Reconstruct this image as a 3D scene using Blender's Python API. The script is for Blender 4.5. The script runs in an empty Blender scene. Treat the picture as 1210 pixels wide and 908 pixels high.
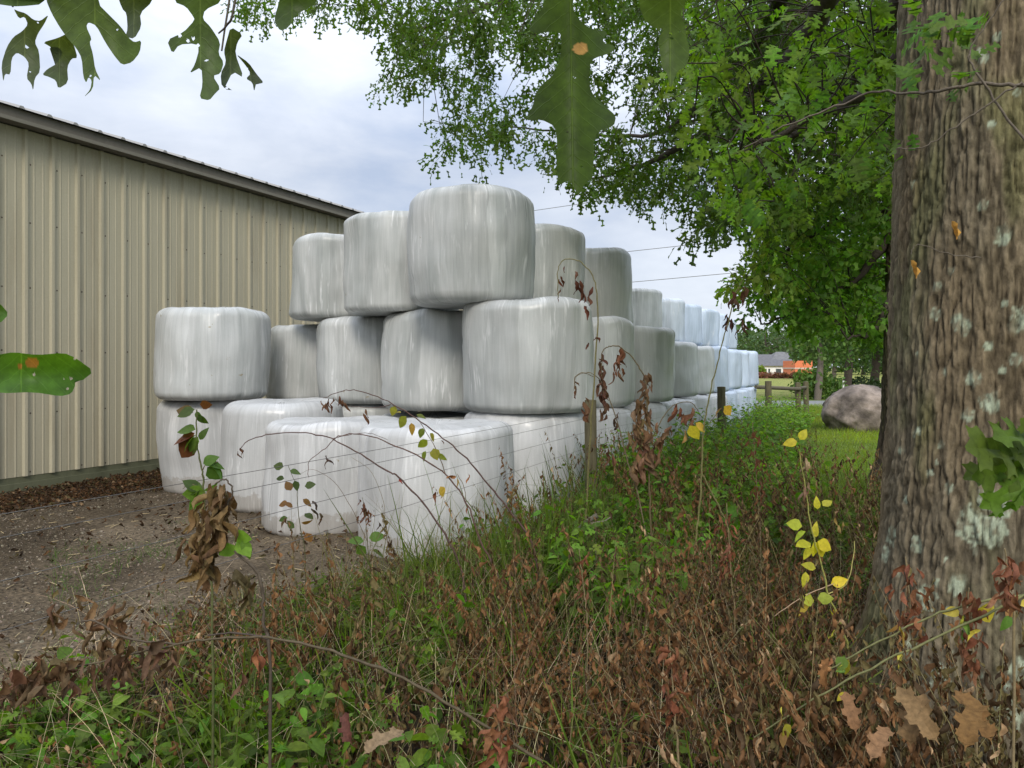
import bpy, bmesh, math, random
import numpy as np

rng = np.random.default_rng(7)
random.seed(7)
scene = bpy.context.scene
COL = scene.collection
rad = math.radians

# ------------------------------------------------------------------ view frame
CAMZ = 1.56
YAW = rad(25.0)
FW = np.array([-math.sin(YAW), math.cos(YAW), 0.0])
RT = np.array([math.cos(YAW), math.sin(YAW), 0.0])
FPX, CX, HY = 880.0, 605.0, 432.0


def W(px, py, d):
    """world point seen at photo pixel (px,py) at distance d along the view axis"""
    p = FW * d + RT * ((px - CX) / FPX * d)
    return np.array([p[0], p[1], CAMZ - (py - HY) / FPX * d])


def to_dl(X, Y):
    return X * FW[0] + Y * FW[1], X * RT[0] + Y * RT[1]


# ------------------------------------------------------------------ noise
def _hash(ix, iy, iz, seed):
    h = (ix * 374761393 + iy * 668265263 + iz * 2147483647 + seed * 974634777) & 0xFFFFFFFF
    h = ((h ^ (h >> 13)) * 1274126177) & 0xFFFFFFFF
    h = ((h ^ (h >> 16)) * 2246822519) & 0xFFFFFFFF
    return ((h ^ (h >> 15)) & 0xFFFFFF) / float(0xFFFFFF)


def vnoise(p, seed=0):
    p = np.asarray(p, float)
    i = np.floor(p).astype(np.int64)
    f = p - i
    f = f * f * (3 - 2 * f)
    out = 0
    for dx in (0, 1):
        wx = f[..., 0] if dx else 1 - f[..., 0]
        for dy in (0, 1):
            wy = f[..., 1] if dy else 1 - f[..., 1]
            for dz in (0, 1):
                wz = f[..., 2] if dz else 1 - f[..., 2]
                out = out + wx * wy * wz * _hash(i[..., 0] + dx, i[..., 1] + dy, i[..., 2] + dz, seed)
    return out


def fbm(p, seed=0, octv=4):
    p = np.asarray(p, float)
    s, a, t = 0, 1.0, 0
    for k in range(octv):
        s = s + a * vnoise(p * (2 ** k), seed + k * 17)
        t += a
        a *= 0.5
    return s / t


def sstep(a, b, x):
    t = np.clip((x - a) / (b - a), 0, 1)
    return t * t * (3 - 2 * t)


def gz(X, Y):
    X = np.asarray(X, float)
    Y = np.asarray(Y, float)
    z = -0.18 * sstep(4, 18, Y)
    n = fbm(np.stack([X * 0.9, Y * 0.9, X * 0], -1), 5, 3) - 0.5
    return z + n * 0.07 * (1 - sstep(14, 24, Y)) * (1 - sstep(6, 9, np.abs(X + 3)))


# ------------------------------------------------------------------ mesh building
class MB:
    def __init__(s):
        s.V, s.C, s.L, s.T, s.n = [], [], [], [], 0

    def raw(s, V, faces, col=(1, 1, 1)):
        V = np.asarray(V, float).reshape(-1, 3)
        s.V.append(V)
        col = np.asarray(col, float)
        if col.ndim == 1:
            col = np.tile(col, (len(V), 1))
        s.C.append(col)
        if isinstance(faces, np.ndarray):
            s.L.append(faces.ravel() + s.n)
            s.T.append(np.full(len(faces), faces.shape[1]))
        else:
            s.L.append(np.fromiter((i for f in faces for i in f), int) + s.n)
            s.T.append(np.array([len(f) for f in faces]))
        s.n += len(V)

    def inst(s, tm, pos, R, sc, col):
        tv, tf = tm
        N, n = len(pos), len(tv)
        sc = np.asarray(sc, float)
        if sc.ndim == 1:
            sc = sc[:, None]
        V = np.einsum('nij,nkj->nki', R, tv[None] * sc[:, None, :]) + pos[:, None, :]
        s.V.append(V.reshape(-1, 3))
        s.C.append(np.repeat(col, n, axis=0))
        loops = np.fromiter((i for f in tf for i in f), int)
        tot = np.array([len(f) for f in tf])
        s.L.append((loops[None] + (np.arange(N) * n)[:, None]).ravel() + s.n)
        s.T.append(np.tile(tot, N))
        s.n += N * n

    def build(s, name, mat, parent=None, smooth=True):
        V = np.concatenate(s.V)
        C = np.concatenate(s.C)
        L = np.concatenate(s.L)
        T = np.concatenate(s.T)
        me = bpy.data.meshes.new(name)
        me.vertices.add(len(V))
        me.vertices.foreach_set('co', V.astype(np.float32).ravel())
        me.loops.add(len(L))
        me.loops.foreach_set('vertex_index', L.astype(np.int32))
        me.polygons.add(len(T))
        st = np.concatenate([[0], np.cumsum(T)[:-1]])
        me.polygons.foreach_set('loop_start', st.astype(np.int32))
        me.polygons.foreach_set('loop_total', T.astype(np.int32))
        me.polygons.foreach_set('use_smooth', np.full(len(T), smooth))
        me.update(calc_edges=True)
        a = me.color_attributes.new('Col', 'FLOAT_COLOR', 'POINT')
        a.data.foreach_set('color', np.concatenate([C, np.ones((len(C), 1))], 1).astype(np.float32).ravel())
        me.materials.append(mat)
        o = bpy.data.objects.new(name, me)
        COL.objects.link(o)
        if parent is not None:
            o.parent = parent
            # vertices are given in world space; keep them there
            o.matrix_parent_inverse = parent.matrix_world_loc_inv if hasattr(parent, 'matrix_world_loc_inv') else \
                __import__('mathutils').Matrix.Translation(-parent.location)
        return o


def thing(name, label, cat, loc, group=None):
    o = bpy.data.objects.new(name, None)
    o.empty_display_size = 0.1
    COL.objects.link(o)
    o.location = tuple(float(c) for c in loc)
    tag(o, label, cat, group)
    return o


def tag(o, label=None, cat=None, group=None, kind=None):
    if label:
        o['label'] = label
    if cat:
        o['category'] = cat
    if group:
        o['group'] = group
    if kind:
        o['kind'] = kind
    return o


def frames(axis, roll, up=(0, 0, 1)):
    """columns: x (width), y (length axis), z (normal)"""
    a = axis / np.linalg.norm(axis, axis=1, keepdims=True)
    u = np.tile(np.asarray(up, float), (len(a), 1))
    bad = np.abs(a[:, 2]) > 0.97
    u[bad] = np.array([1, 0.2, 0])
    x = np.cross(a, u)
    x /= np.linalg.norm(x, axis=1, keepdims=True)
    n = np.cross(x, a)
    c, sn = np.cos(roll)[:, None], np.sin(roll)[:, None]
    x2, n2 = x * c + n * sn, n * c - x * sn
    return np.stack([x2, a, n2], axis=2)


def sph(az, el):
    return np.stack([np.cos(az) * np.cos(el), np.sin(az) * np.cos(el), np.sin(el)], -1)


def smooth_path(pts, per=6):
    P = np.asarray(pts, float)
    if len(P) < 3:
        return P
    out = []
    Q = np.vstack([2 * P[0] - P[1], P, 2 * P[-1] - P[-2]])
    for i in range(1, len(Q) - 2):
        p0, p1, p2, p3 = Q[i - 1], Q[i], Q[i + 1], Q[i + 2]
        for t in np.linspace(0, 1, per, endpoint=False):
            out.append(0.5 * ((2 * p1) + (-p0 + p2) * t + (2 * p0 - 5 * p1 + 4 * p2 - p3) * t * t + (-p0 + 3 * p1 - 3 * p2 + p3) * t ** 3))
    out.append(P[-1])
    return np.array(out)


def tube(mb, pts, r0, r1, sides=6, col=(1, 1, 1), wob=0.0, cap=True):
    P = np.asarray(pts, float)
    n = len(P)
    T = np.gradient(P, axis=0)
    T /= np.linalg.norm(T, axis=1, keepdims=True) + 1e-9
    u = np.cross(T[0], [0.3, 0.1, 1.0])
    if np.linalg.norm(u) < 1e-3:
        u = np.cross(T[0], [1, 0, 0])
    u /= np.linalg.norm(u)
    V = []
    rr = np.linspace(0, 1, n)
    R = r0 + (r1 - r0) * rr
    if np.ndim(r0) == 0 and wob:
        R = R * (1 + wob * (rng.random(n) - 0.5))
    ang = np.arange(sides) / sides * 2 * math.pi
    for i in range(n):
        u = u - T[i] * u.dot(T[i])
        u /= np.linalg.norm(u) + 1e-9
        v = np.cross(T[i], u)
        V.append(P[i] + R[i] * (np.cos(ang)[:, None] * u + np.sin(ang)[:, None] * v))
    V = np.concatenate(V)
    i = np.arange(n - 1)[:, None] * sides
    j = np.arange(sides)[None]
    k = (j + 1) % sides
    F = np.stack([i + j, i + k, i + sides + k, i + sides + j], -1).reshape(-1, 4)
    mb.raw(V, F, col)
    if cap:
        mb.raw(V[:sides][::-1], [tuple(range(sides))], col)
        mb.raw(V[-sides:], [tuple(range(sides))], col)


def box(mb, x0, x1, y0, y1, z0, z1, col=(1, 1, 1)):
    V = [(x, y, z) for z in (z0, z1) for y in (y0, y1) for x in (x0, x1)]
    F = [(0, 2, 3, 1), (4, 5, 7, 6), (0, 1, 5, 4), (2, 6, 7, 3), (0, 4, 6, 2), (1, 3, 7, 5)]
    mb.raw(V, F, col)


# ------------------------------------------------------------------ materials
def new_mat(name):
    m = bpy.data.materials.new(name)
    m.use_nodes = True
    nt = m.node_tree
    nt.nodes.clear()
    out = nt.nodes.new('ShaderNodeOutputMaterial')
    return m, nt, out


def N(nt, typ, **kw):
    n = nt.nodes.new(typ)
    for k, v in kw.items():
        if k.startswith('i_'):
            key = k[2:].replace('_', ' ')
            n.inputs[key].default_value = v
        else:
            setattr(n, k, v)
    return n


def mixc(nt, a, b, fac, blend='MIX'):
    m = nt.nodes.new('ShaderNodeMix')
    m.data_type = 'RGBA'
    m.blend_type = blend
    for sock, v in ((m.inputs[0], fac), (m.inputs[6], a), (m.inputs[7], b)):
        if isinstance(v, bpy.types.NodeSocket):
            nt.links.new(v, sock)
        elif isinstance(v, (int, float)):
            sock.default_value = v
        else:
            sock.default_value = (*v, 1) if len(v) == 3 else v
    return m.outputs[2]


def ramp(nt, src, a, b, c0=(0, 0, 0), c1=(1, 1, 1)):
    r = nt.nodes.new('ShaderNodeValToRGB')
    r.color_ramp.elements[0].position = a
    r.color_ramp.elements[1].position = b
    r.color_ramp.elements[0].color = (*c0, 1)
    r.color_ramp.elements[1].color = (*c1, 1)
    nt.links.new(src, r.inputs[0])
    return r.outputs[0]


def noise_n(nt, vec, scale, detail=4, rough=0.55, dist=0.0):
    n = nt.nodes.new('ShaderNodeTexNoise')
    n.inputs['Scale'].default_value = scale
    n.inputs['Detail'].default_value = detail
    n.inputs['Roughness'].default_value = rough
    n.inputs['Distortion'].default_value = dist
    if vec is not None:
        nt.links.new(vec, n.inputs['Vector'])
    return n.outputs['Fac']


def mapping(nt, vec, scale=(1, 1, 1), loc=(0, 0, 0)):
    m = nt.nodes.new('ShaderNodeMapping')
    m.inputs['Scale'].default_value = scale
    m.inputs['Location'].default_value = loc
    nt.links.new(vec, m.inputs['Vector'])
    return m.outputs[0]


def bump_n(nt, h, strength, dist):
    b = nt.nodes.new('ShaderNodeBump')
    b.inputs['Strength'].default_value = strength
    b.inputs['Distance'].default_value = dist
    nt.links.new(h, b.inputs['Height'])
    return b.outputs[0]


def col_mat(name, rough=0.8, spec=0.2, nscale=30.0, namp=0.35, bump=0.0, bdist=0.01, stretch=(1, 1, 1), trans=0.0, tcol=(1.35, 1.55, 0.33)):
    """surface whose own colour comes from the mesh attribute Col, varied by noise"""
    m, nt, out = new_mat(name)
    at = N(nt, 'ShaderNodeAttribute', attribute_name='Col')
    geo = N(nt, 'ShaderNodeNewGeometry')
    vec = mapping(nt, geo.outputs['Position'], stretch)
    n = noise_n(nt, vec, nscale, 5, 0.6)
    lo, hi = 1 - namp, 1 + namp
    v = ramp(nt, n, 0.25, 0.75, (lo,) * 3, (hi,) * 3)
    c = mixc(nt, at.outputs['Color'], v, 1.0, 'MULTIPLY')
    p = N(nt, 'ShaderNodeBsdfPrincipled')
    p.inputs['Roughness'].default_value = rough
    p.inputs['Specular IOR Level'].default_value = spec
    nt.links.new(c, p.inputs['Base Color'])
    if bump:
        nt.links.new(bump_n(nt, n, bump, bdist), p.inputs['Normal'])
    if trans:
        tr = N(nt, 'ShaderNodeBsdfTranslucent')
        nt.links.new(mixc(nt, c, tcol, 1.0, 'MULTIPLY'), tr.inputs['Color'])
        ms = N(nt, 'ShaderNodeMixShader')
        ms.inputs[0].default_value = trans
        nt.links.new(p.outputs[0], ms.inputs[1])
        nt.links.new(tr.outputs[0], ms.inputs[2])
        nt.links.new(ms.outputs[0], out.inputs[0])
    else:
        nt.links.new(p.outputs[0], out.inputs[0])
    return m


M_leaf = col_mat('green_leaf', 0.55, 0.2, 60, 0.3, 0.15, 0.002, trans=0.5)
M_far = col_mat('far_foliage', 0.7, 0.2, 2.0, 0.3, trans=0.3)
M_near = col_mat('near_leaf', 0.5, 0.18, 70, 0.25, 0.35, 0.0015, trans=0.38)
def make_vein_mat():
    m, nt, out = new_mat('veined_leaf')
    at = N(nt, 'ShaderNodeAttribute', attribute_name='Col')
    ve = N(nt, 'ShaderNodeAttribute', attribute_name='Vein')
    sp = N(nt, 'ShaderNodeSeparateXYZ')
    nt.links.new(ve.outputs['Vector'], sp.inputs[0])

    def M(op, a, b=None):
        q = N(nt, 'ShaderNodeMath', operation=op)
        for so_, v in ((q.inputs[0], a), (q.inputs[1], b)):
            if v is None:
                continue
            if isinstance(v, (int, float)):
                so_.default_value = v
            else:
                nt.links.new(v, so_)
        return q.outputs[0]
    ax = M('ABSOLUTE', sp.outputs[0])
    wob = M('MULTIPLY', noise_n(nt, mapping(nt, ve.outputs['Vector'], (.03, .03, 1)), 1.0, 2), 14.0)
    t = M('DIVIDE', M('ADD', M('SUBTRACT', sp.outputs[1], M('MULTIPLY', ax, 0.85)), wob), 17.0)
    fr = M('FRACT', t)
    par = M('MULTIPLY', M('MULTIPLY', fr, M('SUBTRACT', 1.0, fr)), 4.0)
    side = ramp(nt, par, 0.0, 0.22, (1,) * 3, (0,) * 3)
    mid = ramp(nt, M('DIVIDE', ax, 10.0), 0.03, 0.14, (1,) * 3, (0,) * 3)
    vmask = M('MAXIMUM', M('MULTIPLY', side, 0.45), mid)
    mot = noise_n(nt, mapping(nt, ve.outputs['Vector'], (.07, .07, 1)), 1.0, 5, 0.65)
    c = mixc(nt, at.outputs['Color'], ramp(nt, mot, 0.3, 0.72, (0.72,) * 3, (1.3,) * 3), 1.0, 'MULTIPLY')
    c = mixc(nt, c, mixc(nt, c, (1.6, 1.5, 1.6), 1.0, 'MULTIPLY'), vmask)
    p = N(nt, 'ShaderNodeBsdfPrincipled')
    p.inputs['Roughness'].default_value = 0.45
    p.inputs['Specular IOR Level'].default_value = 0.2
    nt.links.new(c, p.inputs['Base Color'])
    nt.links.new(bump_n(nt, M('ADD', vmask, M('MULTIPLY', mot, .6)), 0.5, 0.0012), p.inputs['Normal'])
    tr = N(nt, 'ShaderNodeBsdfTranslucent')
    nt.links.new(mixc(nt, c, (1.6, 1.5, 0.3), 1.0, 'MULTIPLY'), tr.inputs['Color'])
    ms = N(nt, 'ShaderNodeMixShader')
    ms.inputs[0].default_value = 0.42
    nt.links.new(p.outputs[0], ms.inputs[1])
    nt.links.new(tr.outputs[0], ms.inputs[2])
    nt.links.new(ms.outputs[0], out.inputs[0])
    return m


M_vein = make_vein_mat()
M_dead = col_mat('dead_leaf', 0.75, 0.2, 90, 0.4, 0.3, 0.002, trans=0.2, tcol=(1.3, 1.0, 0.7))
M_stem = col_mat('plant_stem', 0.7, 0.25, 80, 0.35, 0.3, 0.002)
M_twig = col_mat('twig_bark', 0.85, 0.15, 120, 0.4, 0.5, 0.002)
M_bark = col_mat('oak_bark', 0.9, 0.12, 55, 0.45, 0.9, 0.008, (1, 1, 0.45))
M_postw = col_mat('weathered_post', 0.9, 0.12, 45, 0.4, 0.7, 0.004, (1, 1, 0.12))
M_rock = col_mat('boulder_stone', 0.85, 0.2, 5, 0.45, 0.9, 0.05)
M_ground = None
M_peb = col_mat('gravel_stone', 0.85, 0.2, 60, 0.3)
M_paint = col_mat('painted_board', 0.6, 0.3, 6, 0.12)
M_roofsh = col_mat('roof_shingle', 0.9, 0.15, 3, 0.25)


def make_wire_mat():
    m, nt, out = new_mat('fence_wire')
    p = N(nt, 'ShaderNodeBsdfPrincipled')
    p.inputs['Base Color'].default_value = (0.16, 0.15, 0.14, 1)
    p.inputs['Metallic'].default_value = 0.6
    p.inputs['Roughness'].default_value = 0.5
    nt.links.new(p.outputs[0], out.inputs[0])
    return m


M_wire = make_wire_mat()


def make_bale_mat():
    m, nt, out = new_mat('bale_film')
    uv = N(nt, 'ShaderNodeUVMap', uv_map='UVMap')
    oi = N(nt, 'ShaderNodeObjectInfo')
    sep = N(nt, 'ShaderNodeSeparateXYZ')
    nt.links.new(uv.outputs[0], sep.inputs[0])
    mul = N(nt, 'ShaderNodeMath', operation='MULTIPLY')
    nt.links.new(oi.outputs['Random'], mul.inputs[0])
    mul.inputs[1].default_value = 53.0
    comb = N(nt, 'ShaderNodeCombineXYZ')
    nt.links.new(sep.outputs[0], comb.inputs[0])
    nt.links.new(sep.outputs[1], comb.inputs[1])
    nt.links.new(mul.outputs[0], comb.inputs[2])
    # broad vertical streaks where the dark forage shows through the film
    s1 = noise_n(nt, mapping(nt, comb.outputs[0], (3.6, 0.42, 1)), 1.0, 4, 0.5, 0.15)
    s2 = noise_n(nt, mapping(nt, comb.outputs[0], (17.0, 0.9, 1), (3, 7, 2)), 1.0, 3, 0.6, 0.2)
    s3 = noise_n(nt, mapping(nt, comb.outputs[0], (60.0, 2.2, 1), (9, 1, 4)), 1.0, 2, 0.5)
    blot = noise_n(nt, mapping(nt, comb.outputs[0], (1.6, 1.6, 1), (5, 5, 5)), 1.0, 3, 0.5)
    r1 = ramp(nt, s1, 0.47, 0.57)
    r2 = ramp(nt, s2, 0.46, 0.57)
    a1 = N(nt, 'ShaderNodeMath', operation='MULTIPLY_ADD')
    nt.links.new(r1, a1.inputs[0])
    a1.inputs[1].default_value = 0.36
    a2 = N(nt, 'ShaderNodeMath', operation='MULTIPLY')
    nt.links.new(r2, a2.inputs[0])
    a2.inputs[1].default_value = 0.20
    nt.links.new(a2.outputs[0], a1.inputs[2])
    a3 = N(nt, 'ShaderNodeMath', operation='MULTIPLY_ADD')
    nt.links.new(ramp(nt, blot, 0.35, 0.7), a3.inputs[0])
    a3.inputs[1].default_value = 0.38
    nt.links.new(a1.outputs[0], a3.inputs[2])
    # the same object colour carries the film tint (rgb) and how much forage shows (alpha)
    fac = N(nt, 'ShaderNodeMath', operation='MULTIPLY', use_clamp=True)
    nt.links.new(a3.outputs[0], fac.inputs[0])
    nt.links.new(oi.outputs['Alpha'], fac.inputs[1])
    dark = mixc(nt, oi.outputs['Color'], (0.46, 0.495, 0.485), 1.0, 'MULTIPLY')
    base = mixc(nt, oi.outputs['Color'], dark, fac.outputs[0])
    # fine net weave under the film
    wv = N(nt, 'ShaderNodeTexWave', wave_type='BANDS', bands_direction='Y')
    wv.inputs['Scale'].default_value = 26
    wv.inputs['Distortion'].default_value = 1.5
    wv.inputs['Detail'].default_value = 2
    nt.links.new(comb.outputs[0], wv.inputs['Vector'])
    base = mixc(nt, base, (0.9, 0.905, 0.905), mixc(nt, (0, 0, 0), wv.outputs['Color'], 0.5), 'MULTIPLY')
    s4 = noise_n(nt, mapping(nt, comb.outputs[0], (130.0, 3.0, 1), (2, 8, 1)), 1.0, 3, 0.7)
    grain = noise_n(nt, mapping(nt, comb.outputs[0], (170, 170, 1)), 1.0, 2, 0.6)
    fine = mixc(nt, ramp(nt, s3, 0.32, 0.68, (0.945,) * 3, (1.03,) * 3), ramp(nt, s4, 0.3, 0.7, (0.95,) * 3, (1.03,) * 3), 1.0, 'MULTIPLY')
    fine = mixc(nt, fine, ramp(nt, grain, 0.3, 0.7, (0.95,) * 3, (1.04,) * 3), 1.0, 'MULTIPLY')
    base = mixc(nt, base, fine, 1.0, 'MULTIPLY')
    # overlapping wraps of film: each turn of the wrap has a slightly different tone and a crisp edge
    wr = N(nt, 'ShaderNodeTexVoronoi', voronoi_dimensions='1D')
    wr.inputs['Scale'].default_value = 6.5
    wadd = N(nt, 'ShaderNodeMath', operation='MULTIPLY_ADD')
    nt.links.new(noise_n(nt, mapping(nt, comb.outputs[0], (1.5, 1.2, 1), (6, 6, 1)), 1.0, 2), wadd.inputs[0])
    wadd.inputs[1].default_value = 0.22
    nt.links.new(sep.outputs[0], wadd.inputs[2])
    wad2 = N(nt, 'ShaderNodeMath', operation='ADD')
    nt.links.new(wadd.outputs[0], wad2.inputs[0])
    nt.links.new(mul.outputs[0], wad2.inputs[1])
    nt.links.new(wad2.outputs[0], wr.inputs['W'])
    wsep = N(nt, 'ShaderNodeSeparateColor')
    nt.links.new(wr.outputs['Color'], wsep.inputs[0])
    base = mixc(nt, base, ramp(nt, wsep.outputs[0], 0.0, 1.0, (0.88,) * 3, (1.07,) * 3), 1.0, 'MULTIPLY')
    # sky glints on the wrinkled film, painted as white streaks in its colour
    glint_streak = noise_n(nt, mapping(nt, comb.outputs[0], (26.0, 2.6, 1), (4, 2, 9)), 1.0, 3, 0.6, 0.3)
    glint_area = noise_n(nt, mapping(nt, comb.outputs[0], (2.4, 2.0, 1), (1, 9, 6)), 1.0, 2, 0.5)
    glint_mask = N(nt, 'ShaderNodeMath', operation='MULTIPLY')
    nt.links.new(ramp(nt, glint_streak, 0.56, 0.66), glint_mask.inputs[0])
    nt.links.new(ramp(nt, glint_area, 0.46, 0.66), glint_mask.inputs[1])
    base = mixc(nt, base, (0.86, 0.86, 0.85), mixc(nt, (0, 0, 0), glint_mask.outputs[0], 0.5))
    # a few dirt specks
    sp = noise_n(nt, mapping(nt, comb.outputs[0], (14, 14, 1)), 1.0, 2, 0.4)
    base = mixc(nt, base, (0.32, 0.29, 0.22), ramp(nt, sp, 0.77, 0.80))
    # mud splashed on the feet of the bales that stand on the earth
    geo = N(nt, 'ShaderNodeNewGeometry')
    sg = N(nt, 'ShaderNodeSeparateXYZ')
    nt.links.new(geo.outputs['Position'], sg.inputs[0])
    mz = N(nt, 'ShaderNodeMath', operation='MULTIPLY_ADD')
    nt.links.new(noise_n(nt, geo.outputs['Position'], 9, 5, 0.7), mz.inputs[0])
    mz.inputs[1].default_value = -0.34
    nt.links.new(sg.outputs[2], mz.inputs[2])
    mud = ramp(nt, mz.outputs[0], -0.09, 0.02, (0.4,) * 3, (0, 0, 0))
    base = mixc(nt, base, (0.20, 0.155, 0.10), mud)
    p = N(nt, 'ShaderNodeBsdfPrincipled')
    nt.links.new(base, p.inputs['Base Color'])
    rr = ramp(nt, s2, 0.35, 0.65, (0.26,) * 3, (0.52,) * 3)
    nt.links.new(rr, p.inputs['Roughness'])
    p.inputs['Specular IOR Level'].default_value = 0.45
    hs = N(nt, 'ShaderNodeMath', operation='MULTIPLY_ADD')
    nt.links.new(s3, hs.inputs[0])
    hs.inputs[1].default_value = 0.3
    nt.links.new(s2, hs.inputs[2])
    b1 = bump_n(nt, hs.outputs[0], 0.38, 0.007)
    b2 = N(nt, 'ShaderNodeBump')
    b2.inputs['Strength'].default_value = 0.06
    b2.inputs['Distance'].default_value = 0.004
    nt.links.new(wv.outputs['Fac'], b2.inputs['Height'])
    nt.links.new(b1, b2.inputs['Normal'])
    nt.links.new(b2.outputs[0], p.inputs['Normal'])
    nt.links.new(p.outputs[0], out.inputs[0])
    return m


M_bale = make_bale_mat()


def make_barn_mat(name, base, stain, metal=0.0, rough=0.45):
    m, nt, out = new_mat(name)
    geo = N(nt, 'ShaderNodeNewGeometry')
    v = mapping(nt, geo.outputs['Position'], (1, 2.2, 0.28))
    st = noise_n(nt, v, 1.3, 5, 0.6)
    c = mixc(nt, base, stain, ramp(nt, st, 0.54, 0.9))
    v2 = mapping(nt, geo.outputs['Position'], (1, 9, 0.5))
    c = mixc(nt, c, ramp(nt, noise_n(nt, v2, 2.0, 4, 0.6), 0.3, 0.75, (0.95,) * 3, (1.04,) * 3), 1.0, 'MULTIPLY')
    c = mixc(nt, c, ramp(nt, noise_n(nt, geo.outputs['Position'], 40, 3, 0.6), 0.3, 0.7, (0.95,) * 3, (1.04,) * 3), 1.0, 'MULTIPLY')
    p = N(nt, 'ShaderNodeBsdfPrincipled')
    p.inputs['Roughness'].default_value = rough
    p.inputs['Metallic'].default_value = metal
    p.inputs['Specular IOR Level'].default_value = 0.35
    nt.links.new(c, p.inputs['Base Color'])
    nt.links.new(bump_n(nt, noise_n(nt, mapping(nt, geo.outputs['Position'], (1, 3, 0.6)), 2.0, 2), 0.12, 0.02), p.inputs['Normal'])
    nt.links.new(p.outputs[0], out.inputs[0])
    return m


M_siding = make_barn_mat('beige_metal_siding', (0.405, 0.37, 0.262), (0.27, 0.225, 0.145))
M_fascia = make_barn_mat('grey_roof_trim', (0.12, 0.108, 0.085), (0.05, 0.052, 0.04), 0.0, 0.6)
M_lip = make_barn_mat('roof_trim_lip', (0.16, 0.148, 0.115), (0.16, 0.14, 0.11), 0.0, 0.5)
M_skirt = make_barn_mat('mossy_treated_board', (0.115, 0.12, 0.07), (0.05, 0.055, 0.03), 0.0, 0.85)
M_roofm = make_barn_mat('grey_metal_roof', (0.30, 0.29, 0.27), (0.2, 0.19, 0.17), 0.3, 0.45)


def make_ground_mat():
    m, nt, out = new_mat('earth_and_grass')
    at = N(nt, 'ShaderNodeAttribute', attribute_name='Col')
    geo = N(nt, 'ShaderNodeNewGeometry')
    P = geo.outputs['Position']
    n1 = noise_n(nt, P, 2.2, 6, 0.65)
    n2 = noise_n(nt, P, 38, 4, 0.7)
    vor = N(nt, 'ShaderNodeTexVoronoi')
    vor.inputs['Scale'].default_value = 34
    nt.links.new(P, vor.inputs['Vector'])
    c = mixc(nt, at.outputs['Color'], ramp(nt, n1, 0.3, 0.7, (0.72,) * 3, (1.25,) * 3), 1.0, 'MULTIPLY')
    c = mixc(nt, c, ramp(nt, n2, 0.3, 0.72, (0.6,) * 3, (1.45,) * 3), 1.0, 'MULTIPLY')
    c = mixc(nt, c, mixc(nt, c, vor.outputs['Distance'], 0.7, 'OVERLAY'), 0.7)
    p = N(nt, 'ShaderNodeBsdfPrincipled')
    p.inputs['Roughness'].default_value = 0.95
    p.inputs['Specular IOR Level'].default_value = 0.1
    nt.links.new(c, p.inputs['Base Color'])
    hh = N(nt, 'ShaderNodeMath', operation='ADD')
    nt.links.new(n2, hh.inputs[0])
    nt.links.new(vor.outputs['Distance'], hh.inputs[1])
    nt.links.new(bump_n(nt, hh.outputs[0], 0.7, 0.02), p.inputs['Normal'])
    nt.links.new(p.outputs[0], out.inputs[0])
    return m


M_ground = make_ground_mat()

# ------------------------------------------------------------------ leaf templates
def fold_leaf(n=4, w=0.36, fold=0.12, droop=0.15, tip=0.0, base_w=0.75):
    """pointed oval leaf, midrib fold, length 1 along y"""
    t = np.linspace(0, 1, n + 2)
    wd = np.sin(np.pi * t ** base_w) ** 0.9 * w
    V, F = [], []
    for i, tt in enumerate(t):
        z = -droop * tt * tt
        V += [(-wd[i], tt, z + fold * wd[i] / w * 0.5), (0, tt, z), (wd[i], tt, z + fold * wd[i] / w * 0.5)]
    for i in range(n + 1):
        a, b = 3 * i, 3 * i + 3
        F += [(a, a + 1, b + 1, b), (a + 1, a + 2, b + 2, b + 1)]
    return np.array(V, float), F


def crumple(seed, w=0.3, curl=1.6, n=5, twist=1.0):
    r = np.random.default_rng(seed)
    t = np.linspace(0, 1, n + 1)
    wd = np.sin(np.pi * np.clip(t, 0.04, 0.97) ** 0.8) * w
    V, F = [], []
    tw = (r.random() - 0.5) * 2.4 * twist
    ph = r.random() * 6
    for i, tt in enumerate(t):
        a = tw * tt + 0.5 * math.sin(ph + tt * 5)
        off = np.array([0.12 * math.sin(ph + 4 * tt), tt * 0.9, 0.14 * math.cos(ph * 1.7 + 4.5 * tt)])
        for s in (-1, -0.45, 0.45, 1):
            ang = a + s * curl * (0.7 + 0.5 * r.random())
            rr = wd[i] * abs(s)
            q = off + np.array([math.sin(ang) * rr if s > 0 else math.sin(ang) * rr, 0, -math.cos(ang) * rr + rr * 0.3])
            V.append(q + (r.random(3) - 0.5) * 0.06)
    for i in range(n):
        for k in range(3):
            a = 4 * i + k
            F.append((a, a + 1, a + 5, a + 4))
    return np.array(V, float), F


def oak_outline(lobes=3, w=0.42, sinus=0.10, seed=0, jitter=0.06):
    """bristle-tipped, deeply lobed red oak outline; length 1 along y, right side only (x>0), base to tip"""
    r = np.random.default_rng(seed)
    pts = [(0.012, 0.0), (0.015, 0.10)]
    ys = np.linspace(0.2, 0.78, lobes)
    for i, y in enumerate(ys):
        ww = w * (0.72 if i == 0 else (1.0 if i < lobes - 1 else 0.72)) * (1 + (r.random() - 0.5) * 0.25)
        j = lambda: (r.random() - 0.5) * jitter
        pts += [(sinus * 0.9, y - 0.035 + j() * 0.3), (ww * 0.55, y + 0.02 + j()), (ww * 0.92, y + 0.03 + j()), (ww * 0.75, y + 0.085),
                (ww * 0.95, y + 0.17 + j()), (ww * 0.62, y + 0.135), (ww * 0.42, y + 0.145), (sinus * 1.1, y + 0.12 + j() * 0.3)]
    pts += [(0.1, 0.93), (0.02, 1.0)]
    return pts


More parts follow.
